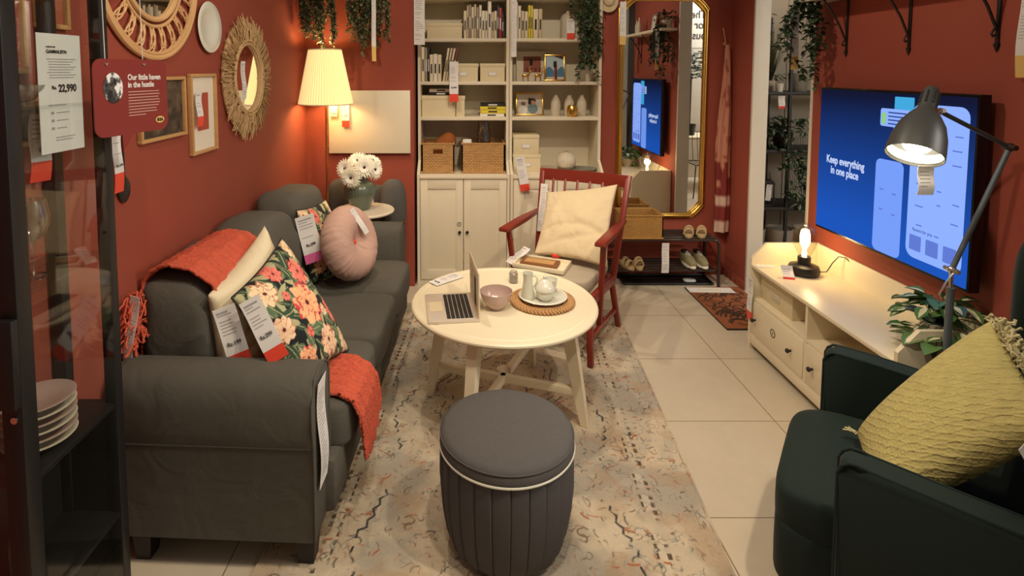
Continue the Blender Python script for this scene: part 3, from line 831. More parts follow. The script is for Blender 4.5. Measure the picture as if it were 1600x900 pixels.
bar((-.26, .235, .345), (.26, .235, .345), .06, .03).build('seat_rail', 'red', rc)
bar((-.27, 0.02, .15), (.27, 0.02, .15), .026, .024).build('cross_stretcher', 'red', rc)
g = G()
pts = [(x, .428 - .02 * (1 - (x / .3) ** 2) * -1) for x in [(-.30 + .6 * i / 12) for i in range(13)]]
poly = [(x, y) for x, y in pts] + [(x, y - .02) for x, y in pts[::-1]]
g.prism(poly, 'z', .905, .985, .005); g.build('top_rail', 'red', rc)
for i in range(6):
    x = -.205 + .41 * i / 5
    bar((x * .92, .232, .36), (x * 1.08, .425, .92), .016, .014, .004, (0, 1, 0)).build('spindle', 'red', rc)
g = G(); g.sq((0, -.015, .435), (.245, .265, .048), .3, 40); g.build('seat_pad', 'seatgrey', rc, ang=80)
price_tag(.05, .33, (-.255, .33, .89), (R(-12), 0, 0), rc, wave=.003)
def cr2(U, V): return -.020 * np.exp(-((V + .15 + .25 * U * U) / .10) ** 2) - .012 * np.exp(-((V + .55 - .3 * U) / .10) ** 2)
o, org, nr = cushion('throw_pillow', (.44, 3.44, .535), (.845, 3.22, .525), (1.00, 3.57, .955), (.565, 3.76, .86), .062, 'beige_cloth', pinch=.07, wrinkle=.012, n=72, crease=cr2)
tag(o, 'pale beige linen cushion leaning in the red wooden armchair', 'cushion')
# tray on the seat
tr_ = thing('serving_tray', 'white rectangular tray on the seat of the red armchair', 'tray', (.475, 3.325, .497), R(-25))
g = G(); g.box(-.155, .155, -.09, .09, 0, .006, .001)
g.build('tray_bottom', 'tablewhite', tr_)
g = G(); g.box(-.16, .16, -.095, -.085, 0, .028, .003); g.box(-.16, .16, .085, .095, 0, .028, .003); g.box(-.16, -.15, -.085, .085, 0, .028, .003); g.box(.15, .16, -.085, .085, 0, .028, .003)
g.build('rim', 'tablewhite', tr_)
fb = thing('wooden_box', 'brown wooden picture frame lying in the white tray', 'frame', (.465, 3.34, .5045), R(-22))
fb.name = 'wooden_frame'
g = G(); g.box(-.115, .115, -.055, .055, 0, .018, .003); g.build('frame_body', 'woodmid', fb)
G().box(-.09, .09, -.036, .036, .018, .0195).build('panel', 'wood', fb)
price_tag(.07, .16, (.40, 3.47, .565), (R(-62), 0, R(-60)), red=.0, wave=.006, label='crumpled paper tag on the white tray in the armchair')
g = G(); g.sq((0, 0, 0), (.028, .02, .018), .7, 16); tag(g.build('tag_tassel', 'tagred', loc=(.572, 3.395, .543)), 'small red tag end lying on the brown frame in the tray', 'tag')

# ================================================================== BOOKCASES
def bookcase(x0, x1, label):
    t = thing('bookcase', label, 'bookcase', (0, 0, 0), group='white cabinets with open shelves')
    yb, yf, yu = 4.75, 4.265, 4.405; th = .022; H_ = 2.30
    for xa, xb in ((x0, x0 + th), (x1 - th, x1)):
        g = G(); g.prism([(yf, 0), (yb, 0), (yb, H_), (yu, H_), (yu, .975), (yf, .885)], 'x', xa, xb, .002); g.build('side_panel', 'white', t)
    G().box(x0 + th, x1 - th, yb - .012, yb, .05, H_).build('back_panel', 'white', t)
    G().box(x0 + th, x1 - th, yf - .012, yb - .012, .853, .877, .003).build('base_top', 'white', t)
    for z in (1.322, 1.606, 1.948, 2.278): G().box(x0 + th, x1 - th, yu, yb - .012, z - .026, z, .002).build('shelf', 'white', t)
    G().box(x0 + th, x1 - th, yf + .012, yf + .03, 0, .05, .002).build('plinth', 'white', t)
    xm = (x0 + x1) / 2; da, db = x0 + th + .003, x1 - th - .003
    for (a, b, s) in ((da, xm - .002, 1), (xm + .002, db, -1)):
        g = G(); g.box(a, b, yf + .008, yf + .02, .05, .85, .002)
        w_ = .058
        g.box(a, a + w_, yf, yf + .010, .05, .85, .003); g.box(b - w_, b, yf, yf + .010, .05, .85, .003)
        g.box(a + w_ - .004, b - w_ + .004, yf, yf + .010, .05, .13, .003); g.box(a + w_ - .004, b - w_ + .004, yf, yf + .010, .77, .85, .003)
        d = g.build('door', 'white', t)
        kx = (b - .028) if s > 0 else (a + .028)
        G().lathe([(0, 0), (.006, 0), (.006, .010), (.012, .014), (.013, .020), (.008, .026), (0, .027)], seg=16, mtx=Matrix.Rotation(R(90), 3, 'X')).build('knob', 'black', d, (kx, yf, .432))
    return t
b1 = bookcase(-.372, .353, 'left white bookcase with wicker baskets above its cabinet doors')
b2 = bookcase(.357, 1.088, 'right white bookcase with photo frames and vases, behind the red armchair')
# round sticker on a door
g = G(); g.lathe([(.014, 0), (.017, 0), (.017, .0015), (.014, .0015)], seg=24, mtx=Matrix.Rotation(R(90), 3, 'X')); g.box(-.0015, .0015, -.001, 0, -.007, .006); g.box(.0, .006, -.001, 0, .0, .003)
g.build('round_sticker', 'black', b1, (-.043, 4.263, .493))

S1, S2, S3, SB = 1.948, 1.606, 1.322, .877
palette = dict(cream=L(226, 212, 180), sand=L(206, 186, 150), grey=L(150, 140, 128), black=L(30, 30, 32), red=L(176, 36, 40), yellow=L(226, 206, 60), white=L(232, 226, 210), maroon=L(120, 50, 40), teal=L(40, 70, 66))
bm_ = {k: mat('cover_' + k, v, .55, var=.05) for k, v in palette.items()}
def book(x, y, z, wd, ht, dp, col, label, group, lean=0., flat=False, rz=0):
    """spine towards the room; upright, leaning or lying flat"""
    g = G(); e = .002
    g.box(0, e, 0, dp, 0, ht); g.box(wd - e, wd, 0, dp, 0, ht); g.box(0, wd, 0, e, 0, ht, .0008)
    g.mi = 1; hh = ht * .5; g.box(wd * .3, wd * .7, -.0006, 0, hh * .6, hh * 1.3)
    o = g.build('book', [bm_[col], 'ink' if col in ('cream', 'white', 'yellow', 'sand') else 'paper'], loc=(x, y, z))
    G().box(e, wd - e, e, dp - .004, .003, ht - .003).build('pages', 'paper', o)
    if flat: o.rotation_euler = (0, R(90), rz); o.location = (x, y, z + wd)
    else: o.rotation_euler = (0, R(lean), 0)
    return tag(o, label, 'book', group)
# top shelf, left bookcase
cols = ['cream', 'sand', 'grey', 'cream', 'sand', 'grey', 'cream', 'white', 'cream', 'white', 'sand', 'cream', 'teal', 'red', 'black']
x = -.008
for i, c in enumerate(cols):
    wd = [.024, .016, .018, .02, .018, .02, .02, .024, .022, .028, .02, .022, .014, .022, .014][i]; ht = [.22, .26, .27, .25, .27, .25, .265, .22, .22, .30, .21, .22, .26, .245, .2][i]
    book(x, 4.44 + .004 * (i % 3), S1, wd, ht, .19, c, f'{c} spined book, {ordinal(i)} from the left in the top left shelf row', 'books on the top left shelf'); x += wd + .0012
# second shelf, left bookcase
x = -.346
for i, c in enumerate(['cream', 'grey', 'black', 'cream', 'white', 'cream']):
    wd = [.026, .02, .016, .028, .032, .03][i]; ht = [.275, .27, .275, .215, .22, .215][i]
    book(x, 4.44, S2, wd, ht, .19, c, f'upright {c} spined book, {ordinal(i)} from the left above the white document box', 'books on the second left shelf'); x += wd + .0015
x = -.178
for i, c in enumerate(['cream', 'sand', 'cream', 'maroon']):
    book(x, 4.44, S2 + .001, .017, .27, .19, c, f'leaning {c} book, {ordinal(i)} of the four slanted ones beside the lidded boxes', 'leaning books on the second left shelf', lean=9 + i); x += .0195
# third shelf stacks
for i, (c, th) in enumerate([('white', .026), ('yellow', .03), ('yellow', .028), ('black', .024)]):
    book(.125 + .004 * (i % 2), 4.45, S3 + sum([.026, .03, .028, .024][:i]), th, .205 - .01 * (i == 0), .15, c, f"{['white', 'lower yellow', 'upper yellow', 'black'][i]} book lying in the stack right of the document box", 'stack of books on the third left shelf', flat=True)
for i, (c, th) in enumerate([('black', .026), ('white', .028)]):
    book(-.288, 4.50, 1.492 + i * .0262, th, .20, .14, c, f'{c} book lying on the lid of the long cream box', 'books on the long cream box', flat=True)
# right bookcase top shelf
x = .395
for i, (c, wd, ht) in enumerate([('cream', .03, .30), ('white', .022, .26), ('sand', .026, .22), ('cream', .026, .215)]):
    book(x, 4.45, S1, wd, ht, .19, c, f'{c} spined book, {ordinal(i)} from the left on the top right shelf', 'books on the top right shelf'); x += wd + .002
for i, (c, wd, ht) in enumerate([('yellow', .018, .265), ('yellow', .018, .26), ('cream', .04, .235), ('sand', .03, .235)]):
    book(x, 4.45, S1, wd, ht, .19, c, f"{['left thin yellow', 'right thin yellow', 'thick cream', 'thick sand'][i]} book on the top right shelf next to the jar", 'books on the top right shelf'); x += wd + .002

def storage_box(x0, x1, y0, y1, z, h, label, holder=True, lidh=.03):
    t = thing('storage_box', label, 'box', ((x0 + x1) / 2, (y0 + y1) / 2, z), group='cream storage boxes'); a, b = (x1 - x0) / 2, (y1 - y0) / 2
    G().box(-a, a, -b, b, 0, h - .005, .002).build('body', 'cream', t)
    G().box(-a - .004, a + .004, -b - .004, b + .004, h - lidh, h, .005).build('lid', 'cream', t)
    if holder:
        g = G(); g.box(-.035, .035, -b - .004, -b, h * .30, h * .30 + .034, .002); lh = g.build('label_holder', 'beigepot', t)
        G().box(-.028, .028, -b - .0048, -b - .004, h * .30 + .006, h * .30 + .028).build('card', 'paper', lh)
    return t
storage_box(-.30, -.02, 4.46, 4.70, S1, .125, 'wide cream lidded box on the top left shelf beside the books', False)
storage_box(-.132, .106, 4.45, 4.70, S2, .145, 'cream lidded box with label holder, behind the red-ended price tag')
storage_box(.126, .322, 4.45, 4.70, S2, .145, 'cream lidded box with label holder, at the right end of the second shelf')
storage_box(-.345, -.075, 4.46, 4.70, S3, .17, 'long cream document box under two lying books', False, .035)
storage_box(-.070, .0, 4.46, 4.70, S3, .168, 'narrow end of a cream box beside the long document box', False, .035)
storage_box(.392, .610, 4.42, 4.70, SB, .142, 'cream lidded box at the bottom of the stack of two', True)
storage_box(.392, .600, 4.44, 4.70, SB + .143, .155, 'cream lidded box with label on top of the stack of two')

def basket(x0, x1, y0, y1, z, h, m, label, hole=True, cat='basket'):
    t = thing('wicker_basket', label, cat, ((x0 + x1) / 2, (y0 + y1) / 2, z), group='wicker baskets'); a, b = (x1 - x0) / 2, (y1 - y0) / 2; th = .008
    g = G(); g.box(-a, a, -b, b, 0, .01)
    ta = 1.03
    if hole:
        hw, z1, z2 = .038, h * .66, h * .82
        g.box(-a, -hw, -b, -b + th, 0, h); g.box(hw, a, -b, -b + th, 0, h); g.box(-hw, hw, -b, -b + th, 0, z1); g.box(-hw, hw, -b, -b + th, z2, h)
    else: g.box(-a, a, -b, -b + th, 0, h)
    g.box(-a, a, b - th, b, 0, h); g.box(-a, -a + th, -b, b, 0, h); g.box(a - th, a, -b, b, 0, h)
    g.build('woven_body', m, t)
    g = G(); g.tube([(-a, -b, h), (a, -b, h), (a, b, h), (-a, b, h)], .008, 8, closed=True); g.build('rim', m, t)
    g = G(); g.tube([(-a, -b, .008), (a, -b, .008), (a, b, .008), (-a, b, .008)], .008, 8, closed=True); g.build('base_rim', m, t)
    return t
basket(-.340, -.085, 4.36, 4.68, SB + .002, .235, 'wicker', 'wicker basket with a hand hole and rust cloth inside')
basket(-.022, .318, 4.36, 4.68, SB + .002, .235, 'wicker', 'wide wicker basket holding a glass jar, without a hand hole in front', False)
g = G(); g.sq((0, 0, 0), (.10, .09, .13), .8, 24, lambda p: Vector((p.x + .03 * math.sin(p.z * 20), p.y, p.z * (1 + .25 * math.sin(p.x * 22)))))
tag(g.build('rust_cloth', 'clay', loc=(-.19, 4.52, 1.045)), 'crumpled rust brown cloth sticking out of the left basket', 'cloth')
jr = tag(G().lathe([(0, 0), (.052, 0), (.056, .01), (.056, .15), (.046, .18), (.046, .20), (.042, .20), (.042, .18), (.052, .148), (.052, .012), (0, .008)], seg=32).build('glass_jar', 'glass', loc=(.155, 4.50, 1.02)), 'clear glass storage jar standing in the wide wicker basket', 'jar')
jr.location.z = SB + .024
for v in jr.data.vertices: v.co.z = v.co.z * 1.0 + (.155 if v.co.z > .1 else 0)
G().lathe([(0, .36), (.05, .36), (.05, .375), (0, .38)], seg=24).build('lid', 'glass', jr)
tag(G().box(-.035, .035, -.02, .02, 0, .25, .004).build('card_packet', 'paper', loc=(.02, 4.44, SB + .014)), 'cream packet upright in the wide basket', 'packet')

# vases and decor on the right bookcase
def lathe_thing(name, prof, m, loc, label, cat, group=None, mod=None, seg=40):
    return tag(G().lathe(prof, seg=seg, mod=mod).build(name, m, loc=loc, ang=55), label, cat, group)
vp = [(0, 0), (.036, 0), (.040, .01), (.041, .09), (.036, .125), (.020, .150), (.017, .165), (.020, .175), (.016, .175), (.013, .16), (.03, .12), (.034, .012), (0, .01)]
for i, x in enumerate((.752, .862, .965)):
    lathe_thing('bottle_vase', vp, 'beigepot', (x, 4.56, S3), ['beige bottle vase beside the gold photo frame', 'beige bottle vase behind the golden tealight holder', 'beige bottle vase at the right end of the shelf'][i], 'vase', 'beige bottle vases')
lathe_thing('tealight_holder', [(0, 0), (.026, 0), (.040, .018), (.044, .045), (.040, .075), (.030, .092), (.028, .092), (.037, .072), (.040, .045), (.03, .01), (0, .006)], 'gold', (.868, 4.455, S3), 'shiny golden tealight holder in front of the bottle vases', 'tealight holder')
lathe_thing('ribbed_vase', [(0, 0), (.045, 0), (.070, .03), (.078, .065), (.070, .10), (.045, .128), (.022, .136), (.024, .146), (.016, .146), (.03, .12), (.06, .03), (0, .01)], 'beigepot', (.822, 4.44, SB + .02), 'round cream ribbed vase standing on the grey oval dish', 'vase', mod=lambda a, z: 1 + .02 * math.cos(a * 30), seg=120)
g = G(); g.lathe([(0, .004), (.08, .0), (.12, .008), (.16, .022), (.163, .025), (.155, .025), (.118, .013), (0, .009)], seg=48)
o = g.build('oval_dish', 'greyplate', loc=(.905, 4.44, SB + .006), ang=60); o.scale = (1, .6, 1); tag(o, 'grey oval dish under the ribbed cream vase', 'dish')
tag(G().box(-.15, .15, -.11, .11, 0, .0055, .001).build('place_card', 'paper', loc=(.86, 4.45, SB)), 'cream mat under the grey oval dish', 'mat')
def deer(x, rz, label):
    g = G(); g.sq((0, 0, .048), (.030, .012, .014), .8, 16)
    for dx in (-.02, .02):
        for dy in (-.006, .006): g.tube([(dx, dy, .045), (dx, dy, .0)], [.004, .003], 6)
    g.tube([(.024, 0, .05), (.032, 0, .07), (.034, 0, .08)], [.008, .006, .006], 8); g.ball((.042, 0, .083), (.013, .006, .007), 10)
    for s in (-1, 1): g.tube([(.036, s * .003, .088), (.03, s * .012, .105), (.04, s * .016, .12)], .0018, 5)
    tag(g.build('deer_figurine', 'brass', loc=(x, 4.46, S2), rot=(0, 0, rz)), label, 'figurine', 'brass deer figurines')
deer(.49, 0, 'small brass deer figurine nearer the bookcase divider'); deer(.59, R(5), 'small brass deer figurine in front of the pink picture')
def photo_frame(x, y, z, w_, h, tilt, fm, label, paint, rz=0, border=.014):
    t = thing('photo_frame', label, 'picture frame', (x, y, z), rz)
    bm0 = G(); b = border
    bm0.box(-w_ / 2, w_ / 2, 0, .012, 0, b, .002); bm0.box(-w_ / 2, w_ / 2, 0, .012, h - b, h, .002); bm0.box(-w_ / 2, -w_ / 2 + b, 0, .012, b, h - b, .002); bm0.box(w_ / 2 - b, w_ / 2, 0, .012, b, h - b, .002)
    f = bm0.build('frame', fm, t, rot=(R(-tilt), 0, 0))
    n = 40; U, V = np.meshgrid(np.linspace(0, 1, n), np.linspace(0, 1, n), indexing='ij')
    P = np.stack([(U - .5) * (w_ - 2 * b), np.full_like(U, .006), b + V * (h - 2 * b)], -1)
    grid_mesh('picture', P, paint(U, V), 'attr', f)
    g = G(); g.box(-.012, .012, 0, .003, 0, h * .75); g.build('stand', 'black', t, (0, .035 + h * .05, 0), (R(12), 0, 0))
    return t
def pic(*layers):
    def f(U, V):
        C = np.ones(U.shape + (3,)) * np.array(layers[0])
        for (fn, c) in layers[1:]: C = np.where(fn(U, V)[..., None], np.array(c), C)
        return C
    return f
photo_frame(.540, 4.565, S3, .232, .195, 12, 'gold', 'gold framed photograph of two people beside the bottle vases', pic(L(196, 190, 176), (lambda U, V: V > .62, L(214, 204, 190)), (lambda U, V: (U - .62) ** 2 * 1.6 + (V - .28) ** 2 < .07, L(112, 134, 136)), (lambda U, V: (U - .62) ** 2 + (V - .66) ** 2 < .018, L(60, 44, 38)), (lambda U, V: (U - .63) ** 2 + (V - .58) ** 2 < .010, L(188, 140, 112)), (lambda U, V: (U - .22) ** 2 * 1.6 + (V - .2) ** 2 < .05, L(226, 222, 214)), (lambda U, V: (U - .24) ** 2 + (V - .52) ** 2 < .010, L(120, 92, 76))))
photo_frame(.742, 4.54, S2, .172, .222, 8, 'brass', 'upright brass framed picture of a lighthouse beside the pink picture', pic(L(176, 196, 206), (lambda U, V: V < .45 + .1 * np.sin(U * 9), L(70, 120, 150)), (lambda U, V: V < .12, L(200, 190, 170)), (lambda U, V: (np.abs(U - .55) < .09) & (V < .62), L(184, 74, 58)), (lambda U, V: (np.abs(U - .55) < .05) & (V < .75), L(60, 50, 50)), (lambda U, V: (V > 1.1 - U * .25) & (U > .5), L(60, 44, 30))))
photo_frame(.560, 4.66, S2, .25, .25, 6, 'white', 'white frame with a dusky pink print behind the brass deer', pic(L(226, 214, 190), (lambda U, V: (U > .22) & (U < .86) & (V > .28) & (V < .86), L(150, 88, 72)), (lambda U, V: (U > .22) & (U < .86) & (V > .28) & (V < .45) & (np.sin(U * 40) > 0), L(120, 50, 40))), border=.01)
lathe_thing('ribbed_pot', [(0, 0), (.062, 0), (.078, .04), (.080, .09), (.066, .125), (.060, .130), (.056, .125), (.07, .08), (.06, .02), (0, .01)], 'beigepot', (1.0, 4.57, S2), 'white ribbed round pot under the trailing plant', 'pot', mod=lambda a, z: 1 + .015 * math.cos(a * 24), seg=96)
lathe_thing('lidded_jar', [(0, 0), (.055, 0), (.06, .02), (.06, .17), (.045, .2), (.03, .21), (.012, .215), (.012, .23), (0, .235)], 'beigepot', (.845, 4.58, S1), 'pale lidded jar behind a red ended tag on the top right shelf', 'jar')

# hanging tags at the bookcases
price_tag(.082, .38, (-.345, 4.25, 2.27), label='long white price tag at the upper left side of the left bookcase')
price_tag(.070, .32, (-.085, 4.385, 1.765), red=.2, price='Rs.990', label='price tag with red end hanging before the cream boxes')
price_tag(.042, .46, (.385, 4.36, 2.26), label='long narrow price tag hanging at the divider between the bookcases')
price_tag(.070, .27, (.425, 4.235, 1.03), (0, R(-10), 0), red=.22, label='slanted price tag with red end hanging above the right cabinet door')
price_tag(.06, .16, (.838, 4.40, 2.1), red=.3, label='price tag with red end on the lidded jar at the top right shelf')

# ================================================================== PLANTS
def trail(g, p, ln, rnd, ls=.035, wander=.010, c0=L(62, 78, 50), c1=L(132, 138, 100), droop=1., lim=None, dens=1.):
    p = Vector(p); pts = [tuple(p)]; v = Vector((rnd.uniform(-.5, .5), rnd.uniform(-.5, .1), -droop)).normalized(); st = .018; n = int(ln / st)
    for i in range(n):
        v += Vector((rnd.uniform(-.35, .35), rnd.uniform(-.3, .3), -.12)); v.normalize(); p = p + v * st
        if lim: p.x = min(max(p.x, lim[0]), lim[1]); p.y = min(max(p.y, lim[2]), lim[3])
        pts.append(tuple(p))
        for k in range(3 if dens > 1.1 else 2 if rnd.random() < dens * .6 else 1):
            d = Vector((rnd.uniform(-1, 1), rnd.uniform(-1, .4), rnd.uniform(-.8, .35))); t = rnd.random() ** 1.5
            c = tuple(c0[j] * (1 - t) + c1[j] * t for j in range(3)); s = ls * rnd.uniform(.65, 1.2)
            g.leaf(p, d, (rnd.uniform(-.3, .3), rnd.uniform(-.3, .3), 1), s, s * .62, c)
    g.c = tuple(x * .8 for x in c0); g.tube(pts, .0016, 4)
def pot_prof(r, h): return [(0, 0), (r * .78, 0), (r * .82, .004), (r, h - .01), (r, h), (r * .93, h), (r * .9, h - .02), (0, h - .02)]
def potted(name, label, loc, r, h, potm, fn, cat='plant', group=None):
    t = thing(name, label, cat, loc, group=group)
    G().lathe(pot_prof(r, h), seg=32).build('pot', potm, t)
    g = G(True); fn(g); g.build('foliage', 'leaf', t, ang=180)
    return t

# wall shelf above the lamp carrying two trailing plants
sh = thing('wall_shelf', 'white wall shelf high in the corner above the pleated lamp', 'shelf', (-.8, 4.25, 2.33))
G().box(-.39, .33, -.24, -.001, 0, .025, .003).build('board', 'white', sh)
def hang_fn(seed, n, l0, l1, sx, spread=.15, ls=.034, ydrop=-.13, c1=L(148, 150, 112)):
    def f(g):
        rnd = random.Random(seed)
        for k in range(n):
            x = rnd.uniform(-spread, spread); lim = (-spread - .03, spread + .03, -.16, .02)
            trail(g, (x, ydrop, .06), rnd.uniform(l0, l1), rnd, ls, c1=c1, lim=lim, dens=1.3)
        for k in range(60):
            x = rnd.uniform(-spread, spread); y = rnd.uniform(-.14, .05); g.leaf((x, y, rnd.uniform(.06, .12)), (rnd.uniform(-1, 1), rnd.uniform(-1, 1), .3), (0, 0, 1), ls, ls * .6, L(60, 84, 50))
    return f
potted('trailing_plant', 'trailing plant whose leafy strands hang to the pleated lamp shade', (-1.045, 4.13, 2.356), .06, .09, 'beigepot', hang_fn(4, 30, .36, .64, 1, .085, .028))
potted('trailing_plant', 'dense trailing plant hanging on the red wall between lamp and bookcase', (-.69, 4.13, 2.356), .06, .09, 'beigepot', hang_fn(9, 44, .34, .66, 1, .11, .028))
price_tag(.030, .52, (-.64, 3.93, 2.28), red=.2, band='tagyellow', wave=.008, label='narrow price strip with yellow end hanging before the dense plant')
potted('trailing_plant', 'dark trailing plant hanging from the top of the right bookcase', (.93, 4.48, 2.279), .06, .09, 'beigepot', hang_fn(14, 9, .42, .80, 1, .10, .038, -.145, L(84, 104, 76)))

# side table, vase with gerberas, wing chair
st = thing('side_table', 'small round marble-topped side table at the far end of the sofa', 'table', (-.715, 3.87, 0))
G().lathe([(0, .690), (.20, .690), (.213, .697), (.215, .706), (.208, .712), (0, .712)], seg=64).build('tabletop', 'marble', st, ang=30)
G().tube([(0, 0, .02), (0, 0, .695)], .016, 16).build('pedestal', 'chrome', st)
G().lathe([(0, 0), (.12, 0), (.12, .008), (.03, .02), (0, .02)], seg=32).build('base', 'chrome', st)
vz = thing('flower_vase', 'grey-green ribbed vase standing on the marble side table', 'vase', (-.74, 3.88, .713))
G().lathe([(0, 0), (.058, 0), (.064, .006), (.078, .045), (.108, .105), (.114, .145), (.106, .175), (.085, .192), (.058, .20), (.052, .225), (.058, .232), (.052, .232), (.047, .21), (.1, .15), (.06, .02), (0, .01)], seg=120, mod=lambda a, z: 1 + (.012 * math.cos(a * 30) if .05 < z < .19 else 0)).build('vase_body', 'greenvase', vz, ang=60)
def gerbera(c, nrm, r, label):
    nrm = Vector(nrm).normalized(); c = Vector(c); u = nrm.orthogonal().normalized(); v = nrm.cross(u); rnd = random.Random(int(c.x * 999 + c.z * 77))
    base = Vector((-.74, 3.88, .905)); t = thing('gerbera', label, 'flower', tuple(base), group='white gerberas in the green vase')
    c = c - base
    g = G(); 
    for ring, (n, rr, h) in enumerate(((22, 1., 0), (20, .82, .006), (16, .5, .012))):
        for k in range(n):
            a = 6.283 * k / n + ring * .15 + rnd.uniform(-.06, .06); d = u * math.cos(a) + v * math.sin(a) + nrm * (.12 + ring * .18)
            g.leaf(c + (u * math.cos(a) + v * math.sin(a)) * r * .14 + nrm * h, d, nrm, r * rr * .92, r * .24, fold=.1)
    g.build('petals', 'petal', t, ang=180)
    G().ball(tuple(c + nrm * .012), .0085 if r > .06 else .007, 10).build('flower_centre', 'ink', t)
    mid = (c + Vector((0, 0, 0))) * .5 + Vector((0, 0, .0)); G().tube([tuple(c - nrm * .003), tuple(mid + Vector((0, 0, .01))), (c.x * .12, c.y * .12, -.09)], .003, 6).build('stem', mat_stem, t)
mat_stem = mat('stem_green', L(92, 118, 60), .6)
for i, (c, nr, lb) in enumerate([((-.825, 3.80, 1.015), (-.35, -.95, .25), 'white gerbera at the upper left of the bunch'), ((-.775, 3.74, .965), (-.15, -.95, -.05), 'white gerbera lowest at the front of the bunch'), ((-.69, 3.77, 1.03), (.15, -.95, .2), 'white gerbera with dark centre at the upper right of the bunch'), ((-.745, 3.83, 1.065), (0, -.7, .7), 'white gerbera at the top of the bunch'), ((-.635, 3.85, 1.00), (.75, -.6, .2), 'white gerbera at the right edge of the bunch'), ((-.845, 3.88, .985), (-.8, -.4, .2), 'white gerbera at the left edge of the bunch'), ((-.66, 3.91, 1.05), (.4, -.3, .8), 'white gerbera at the back of the bunch')]):
    gerbera(c, nr, .075, lb)
wc = thing('wing_chair', 'small grey fabric wing chair standing behind the marble side table', 'chair', (-.74, 4.10, 0))
G().box(-.26, .26, -.12, .12, .15, .40, .05, 4).build('seat', 'sofa_dark', wc)
g = G(); g.sq((0, .075, .58), (.24, .045, .24), .4, 32); g.build('backrest', 'sofa_dark', wc, ang=80)
for s in (-1, 1):
    g = G(); g.sq((s * .20, .02, .68), (.10, .085, .20), .75, 32, mtx=None); g.build('wing', 'sofa_dark', wc, ang=80)
for s in (-1, 1):
    for y in (-.09, .09): G().tube([(s * .21, y, 0), (s * .2, y, .17)], [.010, .015], 8).build('leg', 'dark', wc)
price_tag(.02, .12, (.075, -.165, .86), (0, 0, R(5)), wc, lines=False)

# floor lamp with pleated shade
fl_ = thing('floor_lamp', 'brass floor lamp with lit cream pleated shade in the corner', 'lamp', (-1.012, 4.03, 0))
G().lathe([(0, 0), (.11, 0), (.115, .008), (.02, .02), (0, .02)], seg=40).build('base', 'brass', fl_)
G().tube([(0, 0, .015), (0, 0, 1.68)], .0085, 12).build('pole', 'brass', fl_)
G().tube([(-.02, 0, 1.14), (.02, 0, 1.14)], .004, 8).build('switch', 'brass', fl_)
n = 60
def shade(a, z): return 1 + .022 * math.cos(a * n)
zt, zb = 1.845, 1.452
g = G(); g.lathe([(.192, zb), (.192, zb + .004), (.116, zt), (.114, zt), (.190, zb + .004), (.190, zb)], seg=n * 8, mod=shade); g.build('lamp_shade', 'shade', fl_, ang=70)
g = G()
for rr, zz in ((.192, zb), (.116, zt)): g.tube([(rr * math.cos(t), rr * math.sin(t), zz) for t in [i / 60 * 6.283 for i in range(60)]], .0045, 6, closed=True)
g.build('shade_trim', 'cream', fl_)
G().ball((0, 0, 1.68), .03, 16).build('bulb', 'bulb', fl_)
lp_ = lamp('POINT', 'floor_lamp_light', (-1.012, 4.03, 1.57), 6.5, color=(1, .74, .44), size=.04)
lp2 = lamp('POINT', 'floor_lamp_uplight', (-1.012, 4.03, 1.78), 3, color=(1, .72, .40), size=.03)

# white canvas
cv = thing('canvas', 'blank white canvas on the red wall behind the side table', 'canvas', (-.728, 4.249, 1.06))
G().box(-.312, .312, -.035, 0, 0, .482, .003).build('canvas_board', 'white', cv)
price_tag(.055, .155, (-.985, 4.19, 1.50), (0, R(4), 0), label='left white paper tag hanging on the blank canvas', price='Rs.1290', psize=.01)
price_tag(.055, .245, (-.905, 4.195, 1.51), (0, 0, 0), red=.2, label='right paper tag with red end hanging on the blank canvas', price='Rs.990', psize=.012)

# ================================================================== LEFT WALL DECOR
XF = WX
def wall_frame(y0, y1, z0, z1, label, fm, paint, border=.014, depth=.022):
    t = thing('picture_frame', label, 'picture frame', (XF, (y0 + y1) / 2, z0), R(90), group=None); w_ = y1 - y0; h = z1 - z0; b = border
    g = G(); g.box(-w_ / 2, w_ / 2, -depth, -.001, 0, b, .002); g.box(-w_ / 2, w_ / 2, -depth, -.001, h - b, h, .002); g.box(-w_ / 2, -w_ / 2 + b, -depth, -.001, b, h - b, .002); g.box(w_ / 2 - b, w_ / 2, -depth, -.001, b, h - b, .002)
    g.build('frame', fm, t)
    n = 90; U, V = np.meshgrid(np.linspace(0, 1, n), np.linspace(0, 1, n), indexing='ij')
    P = np.stack([(U - .5) * (w_ - 2 * b), np.full_like(U, -.008), b + V * (h - 2 * b)], -1)
    grid_mesh('picture', P, paint(U, V), 'attr', t)
    return t
def dark_print(U, V):
    a = fbm(U * 9, V * 9, 3)[..., None]; return np.array(L(40, 32, 28)) * (1 - a) + np.array(L(128, 104, 80)) * a ** 1.5
wall_frame(2.045, 2.385, 1.422, 1.672, 'wood framed dark brown print partly behind the hanging red sign', 'wood', dark_print)
wall_frame(2.43, 2.68, 1.318, 1.682, 'light wood frame with white mat and a small red print', 'wood', pic(L(232, 224, 206), (lambda U, V: (U > .26) & (U < .76) & (V > .26) & (V < .78), L(176, 78, 56)), (lambda U, V: (np.abs(U - .5) + np.abs(V - .5) < .10) & (np.abs(U - .5) + np.abs(V - .5) > .07), L(150, 58, 42))))
price_tag(.055, .155, (XF + .032, 2.475, 1.60), (0, 0, R(90)), red=.28, label='price tag with red end on the frame with the small red print')
def red_textile(U, V):
    a = (vnoise(U * 60, V * 60, 5) > .62)[..., None]; return np.where(a, np.array(L(184, 108, 84)), np.array(L(146, 56, 40)))
wall_frame(1.20, 1.53, 1.69, 2.10, 'frame with red patterned textile seen through the glass cabinet', 'wood', red_textile)
